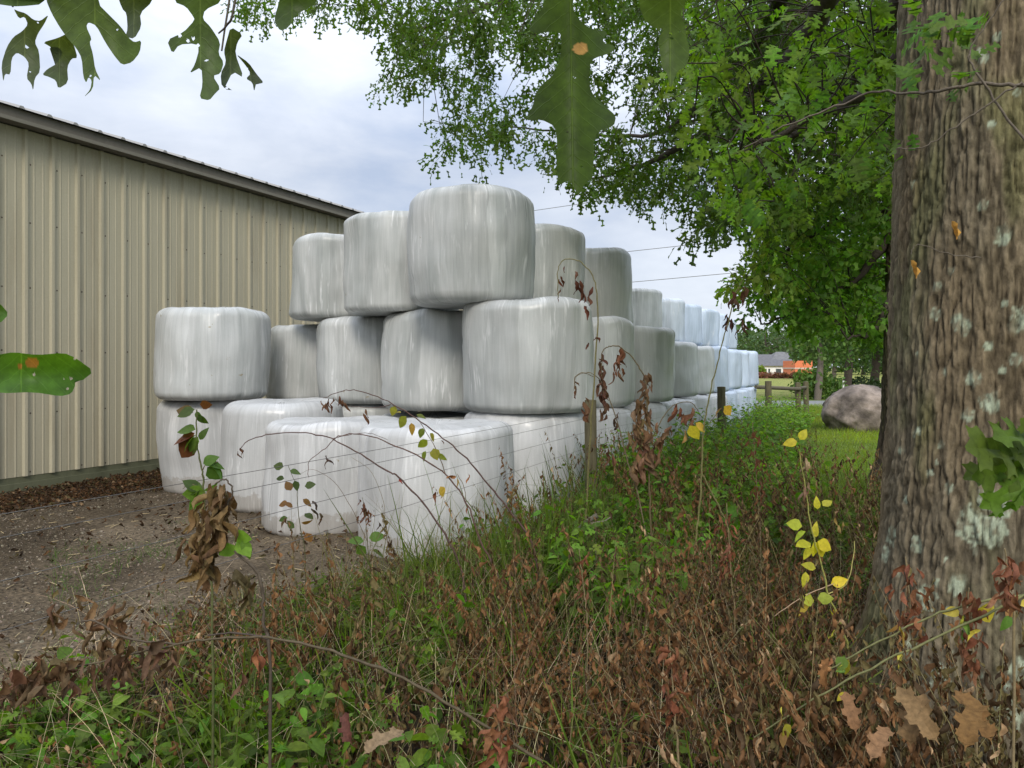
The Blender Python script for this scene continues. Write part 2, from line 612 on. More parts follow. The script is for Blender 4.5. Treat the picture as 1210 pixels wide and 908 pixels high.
def chaikin(P, closed=False, q=0.22):
    P = np.asarray(P, float)
    nxt = np.roll(P, -1, axis=0) if closed else P[1:]
    cur = P if closed else P[:-1]
    a, b = cur * (1 - q) + nxt * q, cur * q + nxt * (1 - q)
    out = np.stack([a, b], 1).reshape(-1, 2)
    return out if closed else np.vstack([P[:1], out, P[-1:]])


def oak_near(seed=0, w=0.42, lobes=3, sinus=0.10, fold=0.25, droop=0.3, curl=0.0, ncol=3):
    """finer oak leaf for close views: smooth lobes, curved blade"""
    r = np.random.default_rng(seed + 900)
    V, F = [], []
    for sgn, sd_ in ((-1, seed), (1, seed + 31)):
        O = chaikin(chaikin(oak_outline(lobes, w, sinus, sd_)))
        b0 = len(V)
        for (x, y) in O:
            ym = y * (1 - 0.0)
            for k in range(ncol + 1):
                f = k / ncol
                xx, yy = x * f, (y * 0.5 + 0.5 * y) * 1.0
                yy = y - (1 - f) * 0.12 * min(1.0, x / 0.3) * (1 if y > 0.15 else 0)
                a = curl * xx / 0.42
                X = math.sin(a) / max(abs(curl), 1e-6) * 0.42 if curl else xx
                Z = (1 - math.cos(a)) * 0.42 / curl if curl else fold * xx - 0.6 * fold * xx * xx
                bend = droop * (1 + curl * 0.4)
                Z2 = Z - bend * yy * yy + 0.02 * math.sin(yy * 9 + xx * 11 + seed)
                V.append((sgn * X, yy, Z2))
        m = ncol + 1
        for i in range(len(O) - 1):
            for k in range(ncol):
                q = (b0 + i * m + k, b0 + i * m + k + 1, b0 + (i + 1) * m + k + 1, b0 + (i + 1) * m + k)
                F.append(q if sgn > 0 else q[::-1])
    return np.array(V, float), F


def oak_leaf(seed=0, fold=0.25, droop=0.25, w=0.42, lobes=3, sinus=0.10):
    """polygon leaf made as strips between the midrib and the outline on both sides"""
    V, F = [], []
    L = oak_outline(lobes, w, sinus, seed)
    R = oak_outline(lobes, w, sinus, seed + 31)
    for sgn, O in ((-1, L), (1, R)):
        O = sorted_outline = O
        for (x, y), (x2, y2) in zip(O[:-1], O[1:]):
            b = len(V)
            for (xx, yy) in ((0, y), (x, y), (x2, y2), (0, y2)):
                m = max(0.0, min(1.0, yy))
                if xx == 0:
                    yy = 0.25 * yy + 0.75 * m if yy == m else m
                V.append((sgn * xx, yy, -droop * yy * yy + fold * abs(xx) - 0.5 * fold * abs(xx) ** 2 * 3))
            F.append((b, b + 1, b + 2, b + 3) if sgn > 0 else (b + 3, b + 2, b + 1, b))
    return np.array(V, float), F


def poly_leaf(pts, to_world, colfn, sub=2, holes=()):
    """leaf from a drawn outline: triangulated, subdivided, then curved in 3D. to_world(x,y)->3D"""
    bm = bmesh.new()
    pts = chaikin(pts, True, 0.2)
    vs = [bm.verts.new((x, y, 0)) for x, y in pts]
    f = bm.faces.new(vs)
    bmesh.ops.triangulate(bm, faces=[f])
    for _ in range(sub):
        bmesh.ops.subdivide_edges(bm, edges=bm.edges[:], cuts=1, use_grid_fill=True)
    bmesh.ops.triangulate(bm, faces=bm.faces[:])
    bm.verts.ensure_lookup_table()
    if holes:
        gone = [fc for fc in bm.faces if any(math.hypot(fc.calc_center_median().x - hx, fc.calc_center_median().y - hy) < hr for hx, hy, hr in holes)]
        bmesh.ops.delete(bm, geom=gone, context='FACES')
        bm.verts.ensure_lookup_table()
    P = np.array([v.co[:2] for v in bm.verts])
    bm.verts.index_update()
    F = [tuple(v.index for v in fc.verts) for fc in bm.faces]
    bm.free()
    V = np.array([to_world(x, y) for x, y in P])
    C = np.array([colfn(x, y) for x, y in P])
    return V, F, C, P


OV = [fold_leaf(4, 0.34, 0.14, 0.2), fold_leaf(4, 0.26, 0.18, 0.35), fold_leaf(3, 0.42, 0.1, 0.1), fold_leaf(4, 0.2, 0.1, 0.45)]
CR = [crumple(s, 0.25, 2.0, 5, 1.4) for s in range(6)] + [crumple(s + 20, 0.17, 1.4, 5, 1.8) for s in range(4)]
CRN = [crumple(s + 70, 0.15, 1.9, 6, 1.3) for s in range(6)]
OAK = [oak_leaf(s, 0.25, 0.2 + 0.2 * (s % 3), 0.42) for s in range(4)]
OAKN = [oak_near(s, 0.40, 3, 0.12, 0.25, 0.15 + 0.15 * s, 0.0) for s in range(4)]
OAKC_ = [oak_near(s, 0.36, 3, 0.16, 0.2, 0.35 + 0.2 * (s % 2), 1.3 + 0.4 * (s % 3)) for s in range(5)]
OAKS = [oak_leaf(s, 0.25, 0.25, 0.40, 2, 0.09) for s in range(4)]


def jcol(base, n, amp=0.25, hue=0.12):
    b = np.asarray(base, float)
    v = 1 + (rng.random((n, 1)) - 0.5) * 2 * amp
    h = 1 + (rng.random((n, 3)) - 0.5) * 2 * hue
    return np.clip(b * v * h, 0.002, 0.95)


def pick_inst(mb, tms, pos, R, sc, col):
    k = rng.integers(0, len(tms), len(pos))
    for i, t in enumerate(tms):
        q = k == i
        if q.any():
            mb.inst(t, pos[q], R[q], sc[q], col[q])


# ================================================================== GROUND, ROAD
def axis_coords(a0, a1, fine, far):
    c = list(np.arange(a0, a1, fine))
    s, x = fine, a1
    up = []
    while x < far:
        up.append(x)
        s *= 1.22
        x += s
    s, x = fine, a0 - fine
    dn = []
    while x > -far:
        dn.append(x)
        s *= 1.22
        x -= s
    return np.array(sorted(dn + c + up + [-far, far]))


xs = axis_coords(-11, 5, 0.11, 700)
ys = axis_coords(0, 22, 0.11, 700)
GX, GY = np.meshgrid(xs, ys)
GZ = gz(GX, GY)
shp = GX.shape
gd, gl = to_dl(GX, GY)


def left_bound(Y):
    """where the dirt lane gives way to the weedy strip"""
    return np.interp(Y, [-2, 0, 2, 3.2, 4.2, 5.2, 6.0, 7.0, 30], [-3.4, -3.5, -3.7, -3.4, -3.0, -2.75, -2.55, -2.5, -2.5])


n_big = fbm(np.stack([GX * 0.8, GY * 0.8, GX * 0], -1), 3, 4)
n_mid = fbm(np.stack([GX * 3, GY * 3, GX * 0 + 4], -1), 8, 4)
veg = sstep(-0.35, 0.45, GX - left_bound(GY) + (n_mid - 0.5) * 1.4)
rut = np.exp(-((GX + 5.1 + .25 * (n_mid - .5)) / .22) ** 2) + np.exp(-((GX + 6.8 + .25 * (n_mid - .5)) / .22) ** 2)
GZ = GZ - 0.035 * rut * (1 - sstep(5.2, 5.8, GY))
litter = (1 - sstep(0.6, 1.5, GX + 9.5 + (n_mid - 0.5) * 1.5))
lawn = np.maximum(sstep(-2.0, -0.5, GX) * sstep(8, 11, GY), sstep(1.2, 2.4, GX + (n_mid - .5)))
far = sstep(20, 30, gd)
nb = sstep(.3, .7, n_big)
dirt = np.stack([0.070 + 0.062 * nb, 0.053 + 0.049 * nb, 0.034 + 0.034 * nb], -1)
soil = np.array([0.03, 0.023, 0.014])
lit = np.array([0.05, 0.03, 0.018])
grass = np.array([0.11, 0.15, 0.028])
field = np.array([0.24, 0.25, 0.075])
gc = dirt
gc = gc * (1 - 0.22 * rut * (1 - sstep(5.2, 5.8, GY)))[..., None]
gc = gc * (1 - litter[..., None] * 0.75) + lit * litter[..., None] * 0.75
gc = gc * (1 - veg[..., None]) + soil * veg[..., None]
gc = gc * (1 - lawn[..., None]) + grass * lawn[..., None]
gc = gc * (1 - far[..., None]) + grass * far[..., None]
ff = sstep(38, 46, gd) * (0.6 + 0.4 * sstep(0.4, 0.6, fbm(np.stack([GX * 0.05, GY * 0.05, GX * 0], -1), 2, 3)))
gc = gc * (1 - ff[..., None]) + field * ff[..., None]
mb = MB()
ny, nx = shp
ii = np.arange(ny - 1)[:, None] * nx
jj = np.arange(nx - 1)[None]
F = np.stack([ii + jj, ii + jj + 1, ii + nx + jj + 1, ii + nx + jj], -1).reshape(-1, 4)
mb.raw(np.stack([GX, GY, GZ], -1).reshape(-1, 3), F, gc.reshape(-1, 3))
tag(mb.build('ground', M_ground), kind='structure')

# road crossing beyond the lawn
M_road = col_mat('asphalt', 0.9, 0.2, 25, 0.25, 0.3, 0.01)
mb = MB()
V = []
for l in np.linspace(-120, 160, 60):
    for d in (31.0, 36.5):
        p = FW * d + RT * l
        V.append((p[0], p[1], float(gz(p[0], p[1])) + 0.012))
F = np.array([(2 * i, 2 * i + 2, 2 * i + 3, 2 * i + 1) for i in range(59)])
mb.raw(V, F, (0.21, 0.215, 0.22))
tag(mb.build('road', M_road), kind='structure')

# ================================================================== BARN
XW, BY0, BY1, EAVE = -9.5, -7.0, 24.0, 4.52
barn = thing('metal_barn', 'long beige ribbed metal barn with a grey roof edge, behind the white bales', 'barn', (XW, 8, 0))
mb = MB()
prof = []
sp = 0.345
y = BY0 + 0.13
prof.append((0, BY0))
while y < BY1 - sp:
    prof += [(0, y - 0.036), (0.030, y - 0.018), (0.032, y + 0.016), (0, y + 0.030)]
    for q in (0.115, 0.23):
        prof += [(0, y + q - 0.014), (0.0055, y + q - 0.005), (0.0055, y + q + 0.005), (0, y + q + 0.014)]
    y += sp
prof.append((0, BY1))
prof = np.array(prof)
zs = np.array([0.17, 1.5, 3.0, EAVE])
V = np.concatenate([np.stack([XW + prof[:, 0], prof[:, 1], np.full(len(prof), z)], -1) for z in zs])
n = len(prof)
i = np.arange(len(zs) - 1)[:, None] * n
j = np.arange(n - 1)[None]
mb.raw(V, np.stack([i + j, i + j + 1, i + n + j + 1, i + n + j], -1).reshape(-1, 4))
# end walls and back
WD = 12.0
for yy in (BY0, BY1):
    mb.raw([(XW, yy, 0.1), (XW - WD, yy, 0.1), (XW - WD, yy, EAVE), (XW - WD / 2, yy, EAVE + 2.0), (XW, yy, EAVE)], [(0, 1, 2, 3, 4)])
mb.raw([(XW - WD, BY0, 0.1), (XW - WD, BY1, 0.1), (XW - WD, BY1, EAVE), (XW - WD, BY0, EAVE)], [(0, 1, 2, 3)])
o = mb.build('wall', M_siding, barn, smooth=False)
# screws in rows along the ribs
mb = MB()
y = BY0 + 0.13
tm = (np.array([(0.004, math.cos(a) * 0.011, math.sin(a) * 0.011) for a in np.arange(6) * math.pi / 3] + [(0.009, 0, 0)]), [(k, (k + 1) % 6, 6) for k in range(6)])
pos = []
while y < BY1 - sp:
    for zr in (0.22, 0.95, 1.75, 2.55, 3.35, 4.1):
        if rng.random() < 0.85:
            pos.append((XW - 0.002, y + 0.062 + 0.004 * rng.random(), zr + rng.normal() * 0.015))
    y += sp
pos = np.array(pos)
mb.inst(tm, pos, np.tile(np.eye(3), (len(pos), 1, 1)), np.full(len(pos), 1.0), jcol((0.06, 0.04, 0.025), len(pos), 0.4))
tag(mb.build('screws', M_paint, barn), kind='stuff')
mb = MB()
box(mb, XW - 0.08, XW - 0.004, BY0, BY1, -0.35, 0.17)
box(mb, XW - 0.05, XW + 0.018, BY0, BY1, -0.35, 0.09)
mb.build('skirt_board', M_skirt, barn, False)
mb = MB()
box(mb, XW + 0.033, XW + 0.21, BY0 - 0.2, BY1 + 0.2, EAVE + 0.005, EAVE + 0.035)      # soffit
box(mb, XW + 0.16, XW + 0.20, BY0 - 0.2, BY1 + 0.2, EAVE + 0.040, EAVE + 0.165)
mb.build('fascia', M_fascia, barn, False)
mb = MB()
box(mb, XW + 0.205, XW + 0.235, BY0 - 0.2, BY1 + 0.2, EAVE + 0.0, EAVE + 0.045)
mb.build('trim_lip', M_lip, barn, False)
# roof: ribbed sheets up to the ridge
mb = MB()
pr = []
y = BY0 - 0.22
while y < BY1 + 0.2:
    pr += [(0, y), (0, y + 0.12), (0.034, y + 0.145), (0.034, y + 0.18), (0, y + 0.205)]
    y += sp
pr = np.array(pr)
x1, z1, x2, z2 = XW + 0.245, EAVE + 0.172, XW - WD / 2, EAVE + 2.15
V = np.concatenate([np.stack([np.full(len(pr), xx), pr[:, 1], zz + pr[:, 0]], -1) for xx, zz in ((x1, z1), (x2, z2), (XW - WD - 0.245, z1))])
n = len(pr)
i = np.arange(2)[:, None] * n
j = np.arange(n - 1)[None]
mb.raw(V, np.stack([i + j, i + j + 1, i + n + j + 1, i + n + j], -1).reshape(-1, 4))
V2 = V.copy()
V2[:, 2] = np.concatenate([np.full(n, z1), np.full(n, z2), np.full(n, z1)]) - 0.008
mb.raw(V2, np.stack([i + j, i + n + j, i + n + j + 1, i + j + 1], -1).reshape(-1, 4))
capf = []
ne = len(pr)
for q in range(1, ne - 4, 5):
    capf.append((q, q + 1, q + 2, q + 3))
mb.raw(np.stack([np.full(ne, x1), pr[:, 1], z1 + pr[:, 0]], -1), capf)
mb.build('roof', M_roofm, barn, False)

# ================================================================== BALES
def bale_mesh(R, h, seed):
    r = np.random.default_rng(seed)
    nth = 96
    rc = 0.095 + 0.04 * r.random()
    prof = [(0.02, 0.0), (R * 0.5, 0.0), (R - rc * 1.1, 0.0)]
    for a in np.linspace(0, math.pi / 2, 7)[1:]:
        prof.append((R - rc + rc * math.sin(a), rc * 0.8 * (1 - math.cos(a))))
    for t in np.linspace(0, 1, 14)[1:-1]:
        prof.append((R + 0.012 * math.sin(math.pi * t), rc * 0.8 + (h - rc * 1.8) * t))
    for a in np.linspace(0, math.pi / 2, 9):
        prof.append((R - rc + rc * math.cos(a), h - rc + rc * math.sin(a)))
    for q in (0.9, 0.75, 0.55, 0.35, 0.15, 0.02):
        prof.append(((R - rc) * q, h + 0.018 * (1 - q) * (1 if r.random() > 0.3 else -1)))
    prof = np.array(prof)
    th = np.arange(nth + 1) / nth * 2 * math.pi
    pr, pz = prof[:, 0][:, None], prof[:, 1][:, None]
    thm = th[None] * np.ones_like(pr)
    cs, sn = np.cos(thm), np.sin(thm)
    # sag, lumps and pleats
    lump = fbm(np.stack([cs * 1.3 + seed, sn * 1.3, pz * 1.4 + 0 * cs], -1), seed, 3) - 0.5
    oval = 0.025 * np.cos(2 * (thm + r.random() * 6)) * r.random()
    sh = np.exp(-((pz - (h - rc * 0.4)) / 0.13) ** 2) + 0.8 * np.exp(-((pz - rc * 0.3) / 0.12) ** 2)
    pl = fbm(np.stack([cs * 11 + 7, sn * 11 + seed * 3, pz * 0.6 + 0 * cs], -1), seed + 5, 3) - 0.5
    pl2 = fbm(np.stack([cs * 4 + 3, sn * 4 + seed * 5, pz * 1.2 + 0 * cs], -1), seed + 9, 3) - 0.5
    crease = np.abs(fbm(np.stack([cs * 2.0 + 11, sn * 2.0 + seed * 7, pz * 3.0 + 0 * cs], -1), seed + 21, 3) - 0.5)
    crease = -np.exp(-(crease / 0.012) ** 2)
    k = np.clip(pr / R, 0, 1)
    rr = pr + k * (lump * 0.12 + oval + pl * (0.004 + 0.045 * sh) + pl2 * 0.03 + crease * 0.010)
    zz = pz + (k * 0.05 * (fbm(np.stack([cs * 1.5, sn * 1.5 + seed, 0 * cs], -1), seed + 2, 2) - 0.5) +
               0.06 * (fbm(np.stack([rr * cs * 2.2, rr * sn * 2.2 + seed, 0 * cs], -1), seed + 3, 3) - 0.5) * (pz > h * 0.7)) * np.clip(pz / h, 0, 1)
    lean = (r.random(2) - 0.5) * 0.05
    X = rr * cs + lean[0] * zz
    Y = rr * sn + lean[1] * zz
    V = np.stack([X, Y, zz], -1).reshape(-1, 3)
    m = len(prof)
    i = np.arange(m - 1)[:, None] * (nth + 1)
    j = np.arange(nth)[None]
    F = np.stack([i + j, i + j + 1, i + nth + 2 + j, i + nth + 1 + j], -1).reshape(-1, 4)
    me = bpy.data.meshes.new('wrapped_bale')
    me.vertices.add(len(V))
    me.vertices.foreach_set('co', V.astype(np.float32).ravel())
    me.loops.add(F.size)
    me.loops.foreach_set('vertex_index', F.ravel().astype(np.int32))
    me.polygons.add(len(F))
    me.polygons.foreach_set('loop_start', (np.arange(len(F)) * 4).astype(np.int32))
    me.polygons.foreach_set('loop_total', np.full(len(F), 4, np.int32))
    me.polygons.foreach_set('use_smooth', np.full(len(F), True))
    me.update(calc_edges=True)
    # uv: u follows the girth, v follows the profile
    plen = np.concatenate([[0], np.cumsum(np.linalg.norm(np.diff(prof, axis=0), axis=1))])
    U = np.stack([np.tile(th * R, (m, 1)), np.tile(plen[:, None], (1, nth + 1))], -1).reshape(-1, 2)
    uvl = me.uv_layers.new(name='UVMap')
    uvl.data.foreach_set('uv', U[F.ravel()].astype(np.float32).ravel())
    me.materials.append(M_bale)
    return me


def bale(X, Y, z, R, h, seed, label, group, streak=0.75, tint=(0.86, 0.865, 0.86), rot=0.0):
    o = bpy.data.objects.new('wrapped_bale', bale_mesh(R, h, seed))
    COL.objects.link(o)
    o.location = (X, Y, z)
    o.rotation_euler = (0, 0, rot)
    o.color = (*tint, streak)
    tag(o, label, 'bale', group)
    return o


G1, G2, G3 = 'bales in the bottom layer of the stack', 'bales in the middle layer of the stack', 'bales in the top layer of the stack'
WHT = (0.575, 0.575, 0.57)
GRY = (0.555, 0.56, 0.54)
BLU = (0.50, 0.58, 0.69)
H1 = 1.13
LAYER1 = [
    (-7.55, 7.15, .66, 1.18, 'white ground bale nearest the barn wall, left end of the bottom row', WHT, .35),
    (-5.98, 6.62, .66, 1.19, 'white ground bale with a flat shiny top, second from the barn wall', WHT, .38),
    (-4.72, 5.98, .67, 1.05, 'squat white ground bale with a sloping crumpled top, just left of the foremost bale', WHT, .25),
    (-3.36, 5.62, .66, 1.10, 'foremost white ground bale, its foot in the grass, left of the near fence post', WHT, .25),
    (-3.2, 7.28, .68, H1, 'white ground bale right behind the near fence post, grass against its side', WHT, .35),
    (-3.2, 8.85, .68, H1, 'white ground bale just right of the near fence post, behind the hanging dead leaves', WHT, .35),
    (-3.15, 10.45, .68, H1, 'white ground bale half hidden by weeds, third along the fence from the near post', WHT, .35),
    (-3.35, 12.2, .67, H1, 'white ground bale along the fence, fourth past the near post', WHT, .3),
    (-3.4, 13.9, .67, H1, 'white ground bale along the fence, behind the second fence post', WHT, .3),
    (-3.4, 15.6, .67, H1, 'white ground bale along the fence, second past the second post', WHT, .3),
    (-3.4, 17.3, .67, H1, 'white ground bale along the fence, third past the second post', WHT, .3),
    (-3.4, 19.0, .67, H1, 'bluish white ground bale third from the far end of the bottom row', BLU, .25),
    (-3.4, 20.8, .67, H1, 'bluish white ground bale second from the far end of the bottom row', BLU, .25),
    (-3.4, 22.9, .67, H1, 'bluish white ground bale at the far end of the bottom row by the rail fence', BLU, .25),
    (-4.6, 7.62, .67, 1.06, 'grey white ground bale seen in the gap behind the two foremost ground bales', GRY, .6),
    (-5.9, 8.15, .67, H1, 'white ground bale buried behind the front row under the middle layer', GRY, .5),
    (-7.25, 8.62, .67, H1, 'white ground bale buried behind the front row under the middle layer', GRY, .5),
]
LAYER2 = [
    (-7.42, 6.95, .67, 1.12, 'broad white middle-layer bale standing alone in front of the barn wall', (.585, .595, .585), .6),
    (-7.1, 8.58, .67, 1.08, 'grey white bale in the middle layer set back behind the broad left bale', GRY, .8),
    (-5.78, 8.08, .66, 1.08, 'white middle-layer bale, third from the barn, under the gap between two top bales', GRY, .75),
    (-4.48, 7.62, .67, 1.11, 'white middle-layer bale directly left of the big corner bale', GRY, .7),
    (-3.16, 7.18, .665, 1.14, 'big corner bale of the middle layer, just left of the near fence post', (.57, .575, .56), .65),
    (-3.22, 8.95, .68, 1.10, 'middle-layer bale just right of the big corner bale, behind the tall arched dead stem', GRY, .65),
    (-3.1, 10.68, .68, 1.08, 'middle-layer bale with a pale shiny shoulder, right of the drooping dead leaf bunches', GRY, .6),
    (-3.5, 12.45, .66, 1.05, 'middle-layer bale tucked behind the pale-shouldered one, almost hidden', GRY, .6),
    (-3.4, 14.15, .66, 1.04, 'middle-layer bale left of the second fence post, with a small crease near its top', GRY, .5),
    (-3.42, 15.9, .66, .99, 'narrow looking middle-layer bale above the second fence post', GRY, .45),
    (-3.4, 17.7, .67, 1.04, 'bluish middle-layer bale right above the second fence post, taller than its neighbours', BLU, .45),
    (-3.4, 19.5, .67, 1.02, 'bluish middle-layer bale, third from the far end of the stack', BLU, .4),
    (-3.4, 21.3, .67, 1.03, 'pale blue middle-layer bale, second from the far end of the stack', BLU, .35),
    (-3.42, 23.3, .67, 1.04, 'pale blue middle-layer bale at the far end, beside the grey house', BLU, .35),
]
LAYER3 = [
    (-6.3, 8.15, .67, 1.07, 'leftmost top-layer bale, nearest the barn, grey white with a rumpled shoulder', GRY, .8),
    (-4.98, 7.55, .67, 1.11, 'second top-layer bale from the barn, with a pale diagonal crease near its foot', GRY, .8),
    (-3.72, 6.98, .66, 1.15, 'large topmost bale at the stack corner, highest against the sky, with dark grey streaks', (.53, .535, .52), .95),
    (-3.92, 9.05, .66, 1.17, 'top-layer bale right behind the large topmost bale, partly hidden by it', GRY, .85),
    (-3.78, 10.95, .66, 1.16, 'top-layer bale with a bright slanting right edge, last one before the drop in the stack', GRY, .8),
    (-4.42, 15.4, .67, 1.07, 'first low-looking top bale past the drop in the stack, boxy with a rumpled top', GRY, .8),
    (-4.38, 17.5, .67, 1.06, 'grey top bale in the far part of the stack with a shiny sloping top', (.55, .60, .66), .8),
    (-4.28, 19.1, .67, 1.04, 'bluish top bale pressed against the shiny sloping one in the far part of the stack', BLU, .6),
    (-4.2, 21.2, .67, 1.04, 'blue-grey top bale in the middle of the far group under the tree edge', BLU, .7),
    (-4.17, 22.9, .67, 1.03, 'pale blue top bale second from the far end, half behind a dead twig', BLU, .45),
    (-4.3, 25.0, .67, 1.02, 'pale blue top bale at the very end of the stack beside the foliage', BLU, .4),
]
sd = 100
for (x, y, R, h, lab, tint, st) in LAYER1:
    bale(x, y, float(gz(x, y)) - 0.03, R, h, sd, lab, G1, st, tint, rng.random() * 6)
    sd += 1
for (x, y, R, h, lab, tint, st) in LAYER2:
    bale(x, y, float(gz(x, y)) * 0.8 + (1.15 if x < -7.3 else 1.09), R, h, sd, lab, G2, st, tint, rng.random() * 6)
    sd += 1
for (x, y, R, h, lab, tint, st) in LAYER3:
    bale(x, y, float(gz(x, y)) * 0.8 + 2.20, R, h, sd, lab, G3, st, tint, rng.random() * 6)
    sd += 1
hid = 'white bale in the inner column of the stack, hidden behind the outer row'
for k, y in enumerate((9.3, 10.95, 12.7, 15.0, 16.6, 18.3, 20.0, 21.7, 23.4, 25.1)):
    for z in (0, 1):
        if z == 1 and y == 12.7:
            continue
        bale(-4.85 + 0.04 * (k % 3), y, float(gz(-4.8, y)) * 0.8 - 0.02 + z * 1.085, .67, 1.06, 300 + k * 2 + z, hid, 'hidden inner bales', .6, GRY, k)

# ================================================================== FENCE
FX = -2.27
fence = thing('wire_fence', 'weathered round-post wire fence running along the bale stack to a railed corner', 'fence', (FX, 6.6, 0))
posts = [(FX, -0.8, 1.2, .06), (FX, 6.62, 1.235, .058), (FX, 13.9, 1.17, .075), (-2.3, 21.9, 1.12, .09)]
p5 = W(943, 493, 22.9)
p6 = W(952.5, 489, 24.4)
posts += [(p5[0], p5[1], 1.03, .085), (p6[0], p6[1], 1.03, .085)]
for (x, y, zt, r) in posts:
    mb = MB()
    z0 = float(gz(x, y)) - 0.3
    P = np.array([(x + 0.006 * math.sin(t * 5), y + 0.006 * math.cos(t * 4), z0 + (zt - z0) * t) for t in np.linspace(0, 1, 12)])
    tube(mb, P, r * 1.06, r * 0.97, 14, (0.12, 0.105, 0.062), 0.04)
    mb.raw([P[-1] + np.array((0, 0, 0.008))] + [P[-1] + np.array((math.cos(a) * r * .93, math.sin(a) * r * .93, 0.003)) for a in np.arange(14) / 14 * 2 * math.pi],
           [(0, 1 + k, 1 + (k + 1) % 14) for k in range(14)], (0.2, 0.18, 0.13))
    mb.build('post', M_postw, fence)
for k, z in enumerate((1.18, 1.06, 0.93, 0.78)):
    mb = MB()
    P = []
    side = -0.062
    for (ya, yb, za, zb) in ((-0.8, 6.62, 0, 0), (6.62, 13.9, 0, -0.06), (13.9, 21.9, -0.06, -0.12)):
        for t in np.linspace(0, 1, 14, endpoint=False):
            P.append((FX + side, ya + (yb - ya) * t, z - 0.05 * (k == 0) + za + (zb - za) * t - 0.02 * 4 * t * (1 - t)))
    P.append((-2.36, 21.9, z - 0.17))
    tube(mb, P, 0.0014, 0.0014, 5)
    mb.build('wire', M_wire, fence)
mb = MB()
a, b = W(893, 457.5, 21.6), W(945, 460, 22.8)
tube(mb, [a, (a + b) / 2, b], 0.055, 0.055, 10, (0.11, 0.098, 0.07))
mb.build('rail', M_postw, fence)
mb = MB()
tube(mb, [W(943, 459, 22.8), W(952, 458, 24.3)], 0.05, 0.05, 10, (0.11, 0.098, 0.07))
mb.build('rail', M_postw, fence)

# ================================================================== MAIN OAK
TL, TD = 1.965, 3.0
TC = FW * TD + RT * TL
oak = thing('oak_tree', 'huge oak with grey-brown furrowed lichen-spotted trunk at the right edge, its crown overhead', 'tree', (TC[0], TC[1], 0))


def bark_trunk(cx, cy, zr, radii, amp, fr, lich, seed, base=(0.160, 0.132, 0.088), nth=500, nz=640, lean=(0, 0)):
    th = np.arange(nth) / nth * 2 * math.pi
    z = np.linspace(zr[0], zr[1], nz)
    TH, Z = np.meshgrid(th, z)
    R = np.interp(Z, radii[0], radii[1])
    # root flare lobes
    fl = np.clip((0.75 - Z) / 0.75, 0, 1) ** 1.6
    R = R * (1 + fl * 0.12 * np.cos(5 * TH + 1.0 + seed))
    c, s = np.cos(TH), np.sin(TH)
    wx = fbm(np.stack([c * 2.2, s * 2.2, Z * 1.6], -1), seed, 3) - 0.5
    P = np.stack([c * fr + wx * 2.2, s * fr + wx * 2.2, Z * 8.0 + wx * 3], -1)
    n1 = vnoise(P, seed + 1)
    n2 = vnoise(P * np.array([1.9, 1.9, 2.4]) + 5, seed + 2)
    n3 = fbm(np.stack([c * fr * 3.5, s * fr * 3.5, Z * 30], -1), seed + 3, 3)
    ridge = sstep(0.0, 0.42, np.abs(2 * n1 - 1))
    ridge2 = sstep(0.0, 0.5, np.abs(2 * n2 - 1))
    h = 0.46 * ridge + 0.28 * ridge2 + 0.50 * (n3 - 0.5) + 0.06
    lump = fbm(np.stack([c * 1.6, s * 1.6, Z * 1.1], -1), seed + 7, 3) - 0.5
    RR = R + amp * (h - 0.5) * 2 + lump * 0.07 * R / 0.45
    X = cx + RR * c + lean[0] * Z
    Y = cy + RR * s + lean[1] * Z
    base = np.asarray(base)
    tone = np.clip(0.40 + 0.95 * h, 0.3, 1.5)  # furrows darkened in the colour: partly bark tone, partly painted shade
    big = fbm(np.stack([c * 2.2, s * 2.2, Z * 1.3], -1), seed + 11, 4)
    C = base * tone[..., None]
    brown = np.array([1.03, 0.97, 0.9])
    C = C * (1 + (brown - 1) * sstep(0.4, 0.65, big)[..., None])
    green = fbm(np.stack([c * 3 + 9, s * 3, Z * 2.2], -1), seed + 13, 4)
    C = C * (1 + (np.array([0.92, 1.05, 0.82]) - 1) * sstep(0.5, 0.7, green)[..., None])
    # lichen rosettes: (world point, radius)
    Q = np.stack([X, Y, Z], -1)
    edge = fbm(Q * 34, seed + 17, 4)
    sp = fbm(Q * 60, seed + 19, 2)
    for (p, rr) in lich:
        dd = np.linalg.norm((Q - np.asarray(p)) * np.array([1, 1, 0.85]), axis=-1)
        mk = sstep(1.0, 0.82, dd / rr + (edge - 0.5) * 1.1) * (0.25 + 0.75 * sstep(0.4, 0.55, sp))
        lc = np.array([0.31, 0.345, 0.25]) * (0.75 + 0.5 * sp)[..., None]
        C = C * (1 - mk[..., None]) + lc * mk[..., None]
    mb = MB()
    i = np.arange(nz - 1)[:, None] * nth
    j = np.arange(nth)[None]
    k = (j + 1) % nth
    mb.raw(Q.reshape(-1, 3), np.stack([i + j, i + k, i + nth + k, i + nth + j], -1).reshape(-1, 4), C.reshape(-1, 3))
    return mb


